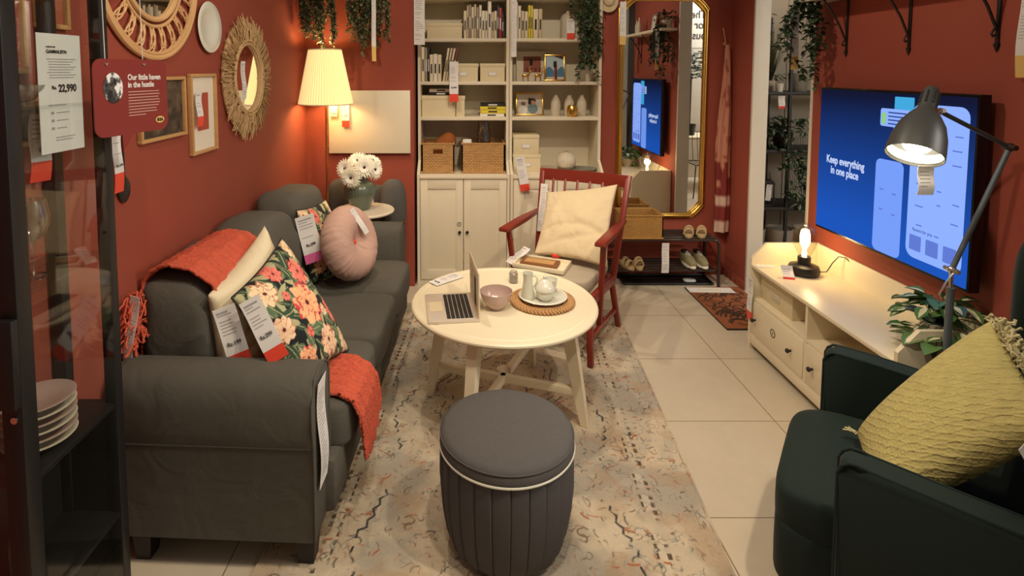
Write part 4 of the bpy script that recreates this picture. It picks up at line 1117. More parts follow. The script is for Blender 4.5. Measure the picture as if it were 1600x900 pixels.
wall_frame(1.575, 1.70, 1.82, 2.10, 'narrow light wood frame beside the red textile, behind cabinet glass', 'wood', pic(L(156, 84, 62)))
wall_frame(1.46, 1.635, 1.49, 1.625, 'small wood framed picture behind the white price sheet', 'wood', dark_print)
# plate on the wall
o = tag(G().lathe([(0, .012), (.05, .012), (.07, .016), (.115, .028), (.120, .030), (.116, .034), (.075, .024), (.06, .018), (0, .018)], seg=64, mtx=Matrix.Rotation(R(90), 3, 'Y')).build('wall_plate', 'ceramic', loc=(XF - .0105, 2.632, 1.900), ang=60), 'white plate hung on the red wall between the two round mirrors', 'plate')
# rattan mirror
rm = thing('round_mirror', 'round mirror with looped rattan frame above the hanging red sign', 'mirror', (XF, 2.165, 2.09))
RY = Matrix.Rotation(R(90), 3, 'Y')
def ringp(r, x, n=80): return [(x, r * math.cos(t), r * math.sin(t)) for t in [i / n * 6.2832 for i in range(n)]]
g = G(); g.lathe([(0, .006), (.19, .006), (.19, .010), (0, .010)], seg=64, mtx=RY); g.build('mirror_glass', 'mirror', rm)
g = G(); g.tube(ringp(.195, .014), .011, 8, True); g.tube(ringp(.222, .014), .007, 8, True); g.tube(ringp(.343, .014), .012, 8, True); g.tube(ringp(.327, .016), .006, 8, True); g.build('hoops', 'rattan', rm)
g = G()
for q in (0, 1):
    pts = []
    N_ = 24; tot = 900
    for i in range(tot):
        t = i / tot * 6.2832; ph = N_ * t + q * math.pi
        rad = .274 + .050 * math.sin(ph); aa = t + .11 * math.cos(ph) * (1 if q else -1)
        pts.append((.015 + .004 * math.cos(ph * 2), rad * math.cos(aa), rad * math.sin(aa)))
    g.tube(pts, .0038, 5, True)
g.build('loops', 'rattan', rm)
for i, (dy, dz) in enumerate(((-.005, .075), (.10, .07))):
    price_tag(.06, .14, (XF + .03, 2.165 + dy, 2.09 + dz), (0, 0, R(90)), label=['nearer', 'farther'][i] + ' small white tag over the glass of the rattan mirror')
# straw mirror
sm_ = thing('round_mirror', 'round mirror with shaggy straw frame on the red wall', 'mirror', (XF, 3.075, 1.655))
G().lathe([(0, .012), (.185, .012), (.185, .016), (0, .016)], seg=64, mtx=RY).build('mirror_glass', 'mirror', sm_)
g = G(); rnd = random.Random(5)
g.lathe([(.18, .004), (.31, .004), (.31, .018), (.18, .020)], seg=64, mtx=RY)
for k in range(620):
    a = rnd.uniform(0, 6.2832); r0 = rnd.uniform(.18, .27); ln = rnd.uniform(.05, .11); a2 = a + rnd.uniform(-.07, .07); x = rnd.uniform(.018, .036)
    r1 = min(r0 + ln, rnd.uniform(.325, .358))
    g.tube([(x, r0 * math.cos(a), r0 * math.sin(a)), (x + rnd.uniform(-.004, .008), (r0 + r1) / 2 * math.cos((a + a2) / 2), (r0 + r1) / 2 * math.sin((a + a2) / 2)), (x - .004, r1 * math.cos(a2), r1 * math.sin(a2))], .0026, 3, cap=False)
g.build('straw_frame', 'straw', sm_, ang=180)
g = G(); g.tube(ringp(.188, .026), .008, 8, True); g.tube(ringp(.205, .030), .006, 8, True); g.build('inner_hoop', 'straw', sm_)
price_tag(.055, .20, (XF + .05, 2.935, 1.745), (0, 0, R(90)), label='white paper tag over the glass of the straw mirror')
# black flat spoon
sp = thing('wall_spoon', 'black flat ladle hanging on the red wall behind the cabinet post', 'ladle', (XF, 1.945, 1.275))
g = G(); g.lathe([(0, 0), (.85, .15), (1, .5), (.85, .85), (0, 1)], seg=32)
for v in g.bm.verts: v.co = Vector((.012 * v.co.z + .004, v.co.x * .034, v.co.y * .047))
g.build('bowl', 'black', sp)
G().tube([(.01, 0, .045), (.012, -.004, .14), (.01, -.01, .22)], .0045, 8).build('handle', 'black', sp)
price_tag(.05, .225, (XF + .035, 1.875, 1.505), (0, 0, R(90)), red=.26, price='Rs.1,999', psize=.012, label='long price tag with red end beside the black ladle')
# hanging red sign
sg = thing('hanging_sign', 'red speech bubble sign hanging on strings beside the glass cabinet', 'sign', (-.995, 1.66, 1.62), R(81))
sw, shh, rr = .292, .222, .03
pts = []
for (cx, cz, a0) in ((sw / 2 - rr, shh / 2 - rr, 0), (-sw / 2 + rr, shh / 2 - rr, 90), (-sw / 2 + rr, -shh / 2 + rr, 180), (sw / 2 - rr, -shh / 2 + rr, 270)):
    for k in range(7): a = R(a0 + 15 * k); pts.append((cx + rr * math.cos(a), cz + rr * math.sin(a)))
    if a0 == 180: pts += [(-.05, -shh / 2), (-.048, -shh / 2 - .05), (-.005, -shh / 2)]
g = G(); g.prism(pts, 'y', -.002, .002); g.build('board', 'signred', sg)
text('Our little haven\nin the hustle', .0235, 'paper', sg, (-.022, -.0028, .050), sx=.92, bold=.0006)
g = G(); rnd = random.Random(4)
for k in range(9): g.box(-.022, .112 - rnd.uniform(0, .02) - (.05 if k == 8 else 0), -.003, -.0022, .013 - k * .0088, .0155 - k * .0088)
g.build('small_print', 'pink', sg)
g = G(True); n = 28
oo = []
U, V = np.meshgrid(np.linspace(0, 1, 50), np.linspace(0, 2 * math.pi, 60), indexing='ij')
X_, Z_ = U * np.cos(V), U * np.sin(V)
v_ = (fbm(X_ * 2.2 + 4, Z_ * 2.2, 11) - .25) * 2; v_ = np.clip(np.where(v_ > .5, v_ * 1.3, v_ * .25), .01, .85)
grid_mesh('round_photo', np.stack([-.078 + X_ * .036, np.full_like(X_, -.003), .028 + Z_ * .044], -1), np.repeat(v_[..., None], 3, -1), 'attr', sg)
g = G(); g.lathe([(0, 0), (.019, 0), (.019, .0006), (0, .0006)], seg=32, mtx=Matrix.Rotation(R(90), 3, 'X'))
for v in g.bm.verts: v.co.z *= .55
lg = g.build('logo_oval', 'tagyellow', sg, (.108, -.0024, -.078)); text('IKEA', .0135, 'ink', lg, (0, -.0012, -.0045), align='CENTER', bold=.0008, sx=.95)
for x in (-.10, .045): G().tube([(x, 0, shh / 2 - .014), (x - .01, 0, .9)], .0011, 5).build('string', 'paper', sg); G().tube([(x - .005, -.004, shh / 2 - .012), (x, -.005, shh / 2 - .018), (x + .005, -.004, shh / 2 - .012)], .002, 5).build('hook', 'chrome', sg)

# ================================================================== GLASS CABINET
cb = thing('glass_cabinet', 'black metal display cabinet with glass sides in front of the sofa', 'cabinet', (-1.03, 1.238, 0))
CW, CD, CH = .185, .37, 2.25   # width to the wall, depth, height
def post(x, y, w_=.034, d=.034): return G().box(x - w_, x, y, y + d, 0, CH, .003)
post(.0, CD - .034).build('corner_post', 'black', cb); post(-.18 + .034, CD - .034).build('corner_post', 'black', cb)
post(.0, .0, .05, .045).build('corner_post', 'black', cb); post(-.18 + .034, 0).build('corner_post', 'black', cb)
G().box(-.003, -.0, .046, CD - .034, .06, CH - .06).build('side_pane', 'pane', cb)
G().box(-.146, -.05, .002, .005, .06, CH - .06).build('front_pane', 'pane', cb)
G().box(-.182, -.176, .03, CD - .02, .05, .70).build('added_dark_panel', 'black', cb)  # added black sheet so the lower cabinet reads dark through the glass
G().box(-.176, -.036, CD - .030, CD - .024, .05, .70).build('added_dark_panel', 'black', cb)  # second added sheet, darkens the view out of the far side
for z in (0.0, CH - .05): G().box(-.18, 0, 0, CD, z, z + .05, .003).build('end_plate', 'black', cb)
for z in (1.612, 1.170): G().box(-.176, -.006, .012, CD - .012, z - .006, z).build('glass_shelf', 'pane', cb)
G().box(-.176, -.006, .012, CD - .012, .70, .716, .002).build('metal_shelf', 'black', cb)
G().box(-.176, -.006, .012, CD - .012, .36, .376, .002).build('metal_shelf', 'black', cb)
d = G().box(-.052, .004, -.024, -.004, .92, 1.13, .003).build('door_handle', 'black', cb)
g = G().lathe([(0, 0), (.008, 0), (.008, .004), (0, .005)], seg=20, mtx=Matrix.Rotation(R(90), 3, 'X')).build('lock', 'chrome', cb, (-.018, -.001, .885))
# wine glass, bowl, plates in the cabinet
wg = thing('wine_glass', 'clear stemmed wine glass on the glass shelf of the cabinet', 'glass', (-1.105, 1.385, 1.1705))
G().lathe([(0, .0), (.034, .0), (.034, .0015), (.006, .006), (.0035, .02), (.0035, .075), (.008, .088), (.030, .108), (.040, .135), (.041, .160), (.034, .200), (.0332, .200), (.0400, .160), (.039, .136), (.029, .110), (.006, .092), (0, .09)], seg=48).build('glass_body', 'glass', wg, ang=80)
bowl('glass_bowl', 'clear glass bowl at the top shelf of the cabinet', 'bowl', (-1.12, 1.36, 1.6125), .075, .05, 'glass')
rnd = random.Random(8)
for k in range(6):
    g = G(); g.lathe([(0, .0), (.045, 0), (.05, .004), (.080, .020), (.084, .024), (.080, .026), (.052, .012), (0, .010)], seg=48)
    tag(g.build('dinner_plate', 'ceramic_p' if k % 2 else 'beigepot', loc=(-1.122, 1.40, .7165 + k * .0205), ang=60), ['pale plate at the bottom of the pile in the glass cabinet', 'second plate from the bottom of the pile in the glass cabinet', 'third plate from the bottom of the pile in the glass cabinet', 'third plate from the top of the pile in the glass cabinet', 'second plate from the top of the pile in the glass cabinet', 'top plate of the pile in the glass cabinet'][k], 'plate', 'plates in the glass cabinet')
lathe_thing('teal_vase', [(0, 0), (.025, 0), (.033, .03), (.035, .08), (.03, .13), (.02, .155), (.022, .17), (.017, .17), (.024, .12), (0, .02)], mat('teal_glaze', L(120, 152, 140), .3), (-1.145, 1.36, .3765), 'pale teal vase low in the glass cabinet', 'vase')
# white product sheet in the cabinet
ps = G().box(-.074, .074, -.0006, .0006, -.305, 0).build('price_sheet', 'paper', loc=(-1.052, 1.443, 1.792), rot=(0, 0, R(88)))
tag(ps, 'large white price sheet reading Rs. 22,990 behind the cabinet glass', 'price sheet')
text('FURNITURE', .006, 'ink', ps, (-.045, -.0015, -.036)); text('GAMMALBYN', .0125, 'ink', ps, (-.045, -.0015, -.050), bold=.0003, sx=.9)
text('Rs.', .013, 'ink', ps, (-.032, -.0015, -.142), bold=.0004); text('22,990', .027, 'ink', ps, (-.010, -.0015, -.149), bold=.0009, sx=.85)
g = G()
for k in range(8): g.box(-.038 if k not in (0, 5) else -.044, .055 - (k % 3) * .010, -.0012, -.0007, -.066 - k * .0068, -.0636 - k * .0068)
for k in range(3):
    g.box(-.038, -.028, -.0012, -.0007, -.206 - k * .020, -.199 - k * .020); g.box(-.020, .025 - k * .006, -.0012, -.0007, -.204 - k * .020, -.2015 - k * .020)
g.box(-.045, .015, -.0012, -.0007, -.184, -.1815)
for k in range(2): g.box(-.026, .042 - k * .01, -.0012, -.0007, -.268 - k * .007, -.2655 - k * .007)
g.build('small_print', 'paper_d', ps)
price_tag(.062, .175, (-1.10, 1.43, 1.585), (0, R(3), R(84)), red=.3, price='199', label='price tag with red end hanging below the large white price sheet')

# ================================================================== MIRROR, BENCH, SHOES (back right)
mg = thing('wall_mirror', 'tall gold framed mirror with clipped corners on the red back wall', 'mirror', (1.605, 4.513, .50))
mw, mh, cc = .345, 1.775, .10
def mpoly(o):
    w_ = mw + o; h0, h1 = -o, mh + o; c = cc
    pts = []
    for (sx, z, sz) in ((1, h0, 1), (1, h1, -1), (-1, h1, -1), (-1, h0, 1)):
        a = [(sx * (w_ - c), z), (sx * (w_ - c * .62), z + sz * c * .30), (sx * (w_ - c * .30), z + sz * c * .62), (sx * w_, z + sz * c)]
        if (sx, sz) in ((1, -1), (-1, 1)): a = a[::-1]
        pts += a
    return pts
g = G(); pp = mpoly(-.012)
f = g.bm.faces.new([g.bm.verts.new((x, -.016, z)) for x, z in pp]); g._done([f]); f.normal_update()
g.build('mirror_glass', 'mirror', mg)
g = G()
for o_, r_, y_ in ((.0, .017, -.022), (-.016, .008, -.027), (.016, .009, -.014)): g.tube([(x, y_, z) for x, z in mpoly(o_)], r_, 8, True)
g.build('gold_frame', 'gold', mg, ang=50)
G().box(-.33, .33, -.013, -.001, .03, mh - .03).build('backing', 'dark', mg)
price_tag(.05, .34, (1.262, 4.45, 2.24), red=.2, band='tagyellow', label='pale tag with yellow end on the left edge of the gold mirror')

sbn = thing('shoe_bench', 'dark brown metal shoe bench with slatted shelves under the mirror', 'bench', (1.53, 4.34, 0))
for z, a in ((.375, .44), (.135, .42)):
    for k in range(5): G().box(-a, a, -.14 + k * .062, -.108 + k * .062, z, z + .014, .003).build('slat', 'brown', sbn)
for s in (-1, 1):
    for y in (-.13, .13): G().tube([(s * .40, y, .380), (s * .43, y, .375), (s * .445, y, .34), (s * .445, y, .10), (s * .45, y, 0)], .013, 8).build('leg', 'brown', sbn)
    for z in (.368, .128): G().tube([(s * .435, -.13, z), (s * .435, .13, z)], .009, 8).build('cross_bar', 'brown', sbn)
basket(1.215, 1.535, 4.205, 4.44, .39, .185, 'wicker2', 'pale wicker basket without hand hole standing on the shoe bench', False)
ty = thing('boot_tray', 'black rectangular boot tray on the floor under the shoe bench', 'tray', (1.61, 4.37, 0))
G().box(-.355, .355, -.10, .10, 0, .006, .002).build('tray_base', 'black', ty)
g = G(); g.tube([(-.355, -.10, .012), (.355, -.10, .012), (.355, .10, .012), (-.355, .10, .012)], .010, 8, True); g.build('rim', 'black', ty)
suede = mat('tan_suede', L(176, 150, 108), .9, var=.15); sole = mat('white_sole', L(224, 218, 204), .6); olive = mat('olive_mesh', L(134, 126, 92), .8, var=.15)
def sandal(loc, rz, label, grp):
    t = thing('sandal', label, 'shoe', loc, rz, grp)
    def outline(s):
        return [(.034 * s * math.sin(a) * (1 + .18 * math.cos(a)), -.115 * s * math.cos(a)) for a in [i / 28 * 6.2832 for i in range(28)]]
    g = G(); g.prism(outline(1), 'z', 0, .02, .003); g.build('sole', suede, t)
    g = G()
    for yy, h in ((-.055, .045), (.0, .05)):
        g2 = [(.034 * math.cos(a), yy + .012 * math.cos(a), .02 + h * math.sin(a)) for a in [i / 10 * math.pi for i in range(11)]]
        for dy in (-.012, 0, .012): g.tube([(x, y + dy, z) for x, y, z in g2], .006, 6)
    g.build('straps', suede, t)
    return t
def sneaker(loc, rz, label, grp):
    t = thing('sneaker', label, 'shoe', loc, rz, grp)
    def outline(s): return [(.040 * s * math.sin(a) * (1 + .15 * math.cos(a)), -.125 * s * math.cos(a)) for a in [i / 32 * 6.2832 for i in range(32)]]
    g = G(); g.prism(outline(1), 'z', .008, .030, .005); g.build('midsole', sole, t)
    g = G(); g.prism(outline(.97), 'z', 0, .009); g.build('outsole', 'black', t)
    g = G()
    def f(p):
        t_ = (p.y + .12) / .24; q = p.copy(); q.z = p.z * (1 if p.z < 0 else (.45 + .75 * min(1, max(0, t_)) )); return q
    g.sq((0, 0, .04), (.038, .118, .06), .7, 32, f); g.build('upper', olive, t, ang=80)
    g = G()
    for k in range(5): g.tube([(-.018, -.035 + k * .014, .074 + k * .006), (0, -.037 + k * .014, .080 + k * .006), (.018, -.035 + k * .014, .074 + k * .006)], .0025, 5)
    g.build('laces', sole, t)
    g = G(); g.sq((0, .055, .085), (.027, .045, .022), .6, 20); g.build('collar', 'black', t, ang=80)
    return t
sandal((1.275, 4.29, .1495), R(15), 'tan strappy sandal, left of the pair on the lower bench shelf', 'sandals on the lower shelf')
sandal((1.375, 4.29, .1495), R(-10), 'tan strappy sandal, right of the pair on the lower bench shelf', 'sandals on the lower shelf')
sandal((1.785, 4.33, .390), R(-24), 'tan sandal on top of the bench, nearer the mirror', 'sandals on the bench top')
sandal((1.885, 4.33, .390), R(-24), 'tan sandal on top of the bench, nearer the hanging robe', 'sandals on the bench top')
sneaker((1.775, 4.31, .1495), 0, 'olive sneaker with white sole, left one of the pair on the lower shelf', 'sneakers on the lower shelf')
sneaker((1.870, 4.31, .1495), 0, 'olive sneaker with white sole, right one of the pair on the lower shelf', 'sneakers on the lower shelf')
price_tag(.056, .235, (1.545, 4.17, .372), label='long white price tag hanging from the front of the shoe bench')
tag(G().sq((0, 0, .012), (.05, .03, .011), .6, 16).build('crumpled_tag', 'paper', loc=(1.80, 4.33, .0065)), 'crumpled clear tag lying in the boot tray', 'tag')

# robe on a hook in the corner
def robe():
    n, m = 60, 34; S, T = np.meshgrid(np.linspace(0, 1, n), np.linspace(0, 2 * np.pi, m), indexing='ij')
    wd = .016 + .036 * np.clip(S * 1.9, 0, 1) ** .8; dp = .014 + .022 * np.clip(S * 2, 0, 1)
    fold = 1 + .22 * np.sin(T * 5 + S * 3) * np.clip(S * 3, 0, 1)
    X = wd * np.cos(T) * fold - .012 * S + .006 * np.sin(S * 9); Y = dp * np.sin(T) * fold; Z = -S * 1.52
    C = np.ones(X.shape + (3,)) * np.array(L(188, 128, 104))
    blot = vnoise(S * 22, T * 2.2, 6) > .72; C = np.where((blot & (S < .6))[..., None], np.array(L(150, 76, 58)), C)
    low = S > .62; C = np.where((low & (vnoise(S * 16, T * 1.6, 2) > .35))[..., None], np.array(L(120, 40, 34)), C)
    st_ = (S > .78) & ((S * 52) % 1 < .42); C = np.where((S > .76)[..., None], np.array(L(126, 44, 38)), C); C = np.where(st_[..., None], np.array(L(206, 176, 160)), C)
    return grid_mesh('robe', np.stack([X, Y, Z], -1), C, 'attr', loc=(2.105, 4.455, 1.90))
tag(robe(), 'peach robe with dark red striped hem hanging in the corner right of the mirror', 'robe')
hk = G(); hk.tube([(0, 0, .0), (-.03, -.02, .10), (-.035, -.02, .12)], .004, 8); hk.lathe([(0, 0), (.014, 0), (.014, .006), (0, .006)], (0, .02, -.005), 16, mtx=Matrix.Rotation(R(90), 3, 'X')); hk.tube([(0, .025, -.01), (0, 0, 0)], .004, 8)
tag(hk.build('wall_hook', 'rattan', loc=(2.105, 4.488, 1.915)), 'thin wall hook holding the peach robe', 'hook')
# sun hat beside the bookcase
ht = thing('sun_hat', 'beige sun hat with black ribbon hanging right of the bookcases', 'hat', (1.150, 4.505, 2.255))
ht.scale = (.5, .6, .6)
G().lathe([(0, .09), (.06, .085), (.085, .06), (.09, .01), (.16, -.0), (.165, .004), (.095, .016), (.088, .065), (.06, .092), (0, .098)], seg=48, mtx=Matrix.Rotation(R(78), 3, 'X')).build('hat_body', 'beige_cloth', ht, (0, -.03, .0))
G().tube([(-.055, -.03, -.06), (-.05, -.03, -.16), (-.04, -.03, -.24)], [.008, .011, .008], 8).build('ribbon', 'ink', ht)

# doormat with paper
def doormat():
    W_, H_ = .42, .70; n, m = 130, 210; X, Y = np.meshgrid(np.linspace(-W_ / 2, W_ / 2, n), np.linspace(-H_ / 2, H_ / 2, m), indexing='ij')
    C = np.ones(X.shape + (3,)) * np.array(L(150, 88, 52)); dk = np.array(L(66, 42, 28)); mask = np.zeros(X.shape, bool)
    rnd = random.Random(3)
    for k in range(60):
        cx, cy = rnd.uniform(-.17, .17), rnd.uniform(-.30, .24); r = rnd.uniform(.02, .06); d = np.hypot(X - cx, Y - cy); a = np.arctan2(Y - cy, X - cx); t0 = rnd.uniform(-3, 1)
        mask |= (np.abs(d - r * (1 + .12 * a)) < .006) & (a > t0)
    C = np.where((mask & (np.abs(X) < .19) & (np.abs(Y) < .31))[..., None], dk, C)
    o = grid_mesh('doormat', np.stack([X, Y, .012 + .001 * fbm(X * 90, Y * 90)], -1), C, 'coir', loc=(1.925, 3.86, 0))
    G().box(-W_ / 2, W_ / 2, -H_ / 2, H_ / 2, 0, .0115).build('backing', 'dark', o)
    return tag(o, 'rust brown coir doormat with dark scroll pattern in front of the shoe bench', 'doormat')
doormat()
ds = G().box(-.17, .17, -.05, .05, 0, .001).build('paper_card', 'paper', loc=(1.885, 4.14, .0142), rot=(0, 0, R(-2)))
tag(ds, 'white bordered paper card lying on the doormat', 'card')
g = G(); g.box(-.155, .155, -.038, -.035, .001, .0014); g.box(-.155, .155, .035, .038, .001, .0014); g.box(-.155, -.152, -.038, .038, .001, .0014); g.box(.152, .155, -.038, .038, .001, .0014); g.box(-.10, .08, -.006, .004, .001, .0014); g.build('printed_border', 'tagyellow', ds)

# ================================================================== TV BENCH
tv = thing('tv_bench', 'long white TV bench with drawers and raised back edge along the right wall', 'tv bench', (0, 0, 0))
bx0, bx1, by0, by1, bz = 1.74, 2.146, 2.15, 3.30, .526
for ya, yb in ((by0, by0 + .02), (by1 - .02, by1)):
    g = G(); g.prism([(bx0, 0), (bx1, 0), (bx1, .655), (bx0 + .085, .655), (bx0, .565)], 'y', ya, yb, .002); g.build('end_panel', 'tablewhite', tv)
G().box(bx0 - .006, bx1 - .014, by0 + .02, by1 - .02, bz - .02, bz, .003).build('top_panel', 'tablewhite', tv)
G().box(bx1 - .014, bx1, by0 + .02, by1 - .02, .04, .655, .002).build('back_panel', 'tablewhite', tv)
G().box(bx0 + .005, bx1 - .014, by0 + .02, by1 - .02, .312, .328).build('shelf', 'tablewhite', tv)
G().box(bx0 + .004, bx1 - .014, 2.735, 2.753, .10, .506).build('divider', 'tablewhite', tv)
G().box(bx0 + .005, bx1 - .014, by0 + .02, by1 - .02, .09, .105).build('bottom_panel', 'tablewhite', tv)
G().box(bx0 + .004, bx0 + .022, by0 + .02, by1 - .02, .035, .092, .003).build('plinth', 'tablewhite', tv)
for ya, yb in ((by0 + .023, 2.732), (2.756, by1 - .023)):
    d = G().box(bx0, bx0 + .30, ya, yb, .108, .309, .003).build('drawer', 'tablewhite', tv)
    for yk in (ya + .10, yb - .06):
        G().lathe([(0, 0), (.006, 0), (.006, .012), (.012, .016), (.013, .022), (.008, .028), (0, .029)], seg=16, mtx=Matrix.Rotation(R(-90), 3, 'Y')).build('knob', 'black', d, (bx0, yk, .205))
g = G(); g.lathe([(.020, 0), (.024, 0), (.024, .0015), (.020, .0015)], seg=24, mtx=Matrix.Rotation(R(-90), 3, 'Y')); g.box(-.0015, 0, -.002, .002, -.009, .009); g.build('round_sticker', 'black', tv, (bx0 - .0005, 3.03, .215))
price_tag(.055, .26, (bx0 - .012, by1 - .035, .45), (0, 0, R(-90)), tv, red=.22)
t = storage_box(1.79, 2.06, 2.94, 3.26, .3285, .155, 'cream lidded box inside the open compartment of the TV bench', False)
lh = G().box(-.1395, -.135, -.04, .04, .04, .08, .001).build('label_holder', 'beigepot', t)

# filament table lamp
tl = thing('table_lamp', 'black table lamp with clear glass bulb glowing on the TV bench', 'lamp', (1.955, 3.12, bz))
G().lathe([(0, 0), (.070, 0), (.080, .008), (.083, .030), (.075, .050), (.038, .060), (.034, .063), (.034, .100), (.030, .104), (0, .104)], seg=48).build('base', 'black', tl)
G().lathe([(.030, .105), (.040, .130), (.058, .165), (.062, .20), (.060, .245), (.046, .268), (.018, .276), (.018, .300), (.0165, .300), (.0165, .275), (.045, .266), (.0585, .244), (.0605, .20), (.0565, .166), (.0385, .131), (.0285, .106)], seg=40).build('glass_dome', 'pane', tl, ang=80)
g = G(); g.ball((0, 0, .155), (.011, .011, .026), 16); g.lathe([(0, .104), (.012, .104), (.012, .13), (0, .13)], seg=16); g.build('filament_bulb', 'bulb', tl)
g = G(); g.tube([(.07, -.03, .02), (.10, -.05, .03), (.13, -.05, .08), (.15, -.07, .125), (.17, -.10, .128), (.185, -.13, .10)], .003, 6); g.build('cable', 'black', tl)
lamp('POINT', 'filament_light', (1.955, 3.12, bz + .19), 3.0, color=(1, .62, .28), size=.03)
o = price_tag(.06, .10, (1.835, 3.085, bz + .062), (R(-38), 0, R(-15)), red=.3, wave=.006, label='crumpled tag with red end lying beside the glowing table lamp')
tag(G().box(-.05, .05, -.02, .02, 0, .002).build('paper_slip', 'paper', loc=(1.80, 3.24, bz + .0005), rot=(0, 0, R(-10))), 'thin paper slip at the far end of the TV bench', 'paper')

# TV
tvs = thing('television', 'wall-mounted flat television showing blue app screens', 'television', (2.06, 2.705, .785))
ty0, ty1, tH = -.495, .495, .815
G().box(.002, .05, ty0, ty1, 0, tH, .004).build('housing', 'blackgloss', tvs)
G().box(.05, .088, -.2, .2, .2, .6).build('wall_mount', 'black', tvs)
def screen_mat():
    m = bpy.data.materials.new('screen_background'); m.use_nodes = True; nt = m.node_tree; N = nt.nodes; K = nt.links
    tc = N.new('ShaderNodeTexCoord'); s = N.new('ShaderNodeSeparateXYZ'); K.new(tc.outputs['Object'], s.inputs[0])
    cr_ = N.new('ShaderNodeValToRGB'); cr_.color_ramp.elements[0].color = (*L(30, 84, 184), 1); cr_.color_ramp.elements[1].color = (*L(20, 24, 50), 1)
    cr_.color_ramp.elements[1].position = .78; cr_.color_ramp.elements[0].position = .1
    K.new(s.outputs[2], cr_.inputs[0]); e = N.new('ShaderNodeEmission'); e.inputs[1].default_value = .95
    K.new(cr_.outputs[0], e.inputs[0]); K.new(e.outputs[0], N['Material Output'].inputs[0]); return m
scr = G().box(-.0005, .002, ty0 + .01, ty1 - .008, .014, tH - .012).build('screen', screen_mat(), tvs)
def rrect(g, y0, y1, z0, z1, r, x):
    pts = []
    for cy, cz, a0 in ((y1 - r, z1 - r, 0), (y0 + r, z1 - r, 90), (y0 + r, z0 + r, 180), (y1 - r, z0 + r, 270)):
        for k in range(6): a = R(a0 + 18 * k); pts.append((cy + r * math.cos(a), cz + r * math.sin(a)))
    g.prism(pts, 'x', x, x + .0004)
eb = emit('screen_light_blue', L(118, 156, 246), .95); eb2 = emit('screen_pale_blue', L(140, 172, 252), 1.0); ecy = emit('screen_cyan', L(70, 176, 232), .85); egr = emit('screen_green', L(150, 214, 120), .85); ew = emit('screen_white', L(206, 220, 255), .9); edk = emit('screen_ink', L(66, 90, 170), .7)
yo = 2.705; zo = .785
g = G(); rrect(g, 2.57 - yo, 2.745 - yo, .016, 1.262 - zo, .03, -.0012); g.build('phone_mockup', eb, scr)
g = G(); rrect(g, 2.245 - yo, 2.535 - yo, .055, 1.545 - zo, .045, -.0012); g.build('phone_mockup', eb2, scr)
g = G(); rrect(g, 2.53 - yo, 2.645 - yo, 1.30 - zo, 1.572 - zo, .004, -.0010); g.build('cyan_block', ecy, scr)
g = G(); rrect(g, 2.53 - yo, 2.73 - yo, 1.425 - zo, 1.512 - zo, .012, -.0018); bb = g.build('message_bubble', eb2, scr)
g = G(); rrect(g, 2.695 - yo, 2.72 - yo, 1.435 - zo, 1.49 - zo, .004, -.0024); g.build('green_mark', egr, bb)
g = G()
for k in range(4): rrect(g, 2.55 - yo + k % 2 * .02, 2.68 - yo, 1.436 - zo + k * .018, 1.443 - zo + k * .018, .001, -.0024)
g.build('message_lines', edk, bb)
text('Keep everything\nin one place', .060, ew, scr, (-.002, 2.972 - yo, 1.180 - zo), rot=(R(90), 0, R(-90)), align='CENTER', sx=.75, bold=.0013)
rnd = random.Random(6); emid = emit('screen_mid_blue', L(104, 132, 226), .8)
def app(y0, y1, z0, z1, r_, x, name):
    g = G(); rrect(g, y0, y1, z0, z1, r_, x); g.build(name, emid, scr)
for k in range(14):
    y = rnd.choice([2.27, 2.36, 2.45]); z = rnd.uniform(.95, 1.44); app(y - yo, y + rnd.uniform(.02, .05) - yo, z - zo, z + .006 - zo, .002, -.002, 'text_line')
for y, z in ((2.62, 1.0), (2.70, 1.01), (2.62, 1.10), (2.70, 1.11)): app(y - yo - .012, y - yo + .012, z - zo, z - zo + .007, .002, -.002, 'text_line')
for y in (2.27, 2.36, 2.45): app(y - yo, y - yo + .065, .09, .16, .006, -.0018, 'room_picture')
text('Rooms for you', .022, edk, scr, (-.0022, 2.50 - yo, .18), rot=(R(90), 0, R(-90)), sx=.8)

# shelf above TV with brackets
ws = thing('wall_shelf', 'white wall shelf on black ornate brackets above the television', 'shelf', (2.149, 2.72, 2.095))
G().box(-.17, 0, -.66, .65, 0, .028, .003).build('board', 'white', ws)
for y in (3.13 - 2.72, 2.69 - 2.72, 2.245 - 2.72):
    g = G(); g.box(-.006, -.001, y - .008, y + .008, -.31, 0, .001); g.box(-.15, 0, y - .008, y + .008, -.006, 0, .001)
    g.tube([(-.004, y, -.24), (-.05, y, -.14), (-.10, y, -.06), (-.14, y, -.006)], .006, 6)
    g.tube([(-.006, y, -.22), (-.02, y, -.235), (-.028, y, -.25), (-.02, y, -.262), (-.012, y, -.255)], .0045, 6)
    g.tube([(-.004, y, -.29), (-.004, y, -.325)], [.013, .001], 6)
    g.build('bracket', 'black', ws)
lathe_thing('slim_bottle', [(0, 0), (.025, 0), (.025, .12), (.01, .15), (.01, .19), (0, .19)], 'beigepot', (2.06, 2.42, 2.1235), 'slim pale bottle on the shelf above the television', 'bottle')
lathe_thing('slim_bottle', [(0, 0), (.022, 0), (.022, .10), (.009, .13), (.009, .16), (0, .16)], 'beigepot', (2.06, 2.33, 2.1235), 'shorter pale bottle on the shelf above the television', 'bottle')
t = photo_frame(2.09, 2.78, 2.1235, .14, .19, 8, 'chrome', 'silver framed picture on the shelf above the television', pic(L(210, 206, 196)), rz=R(-90))
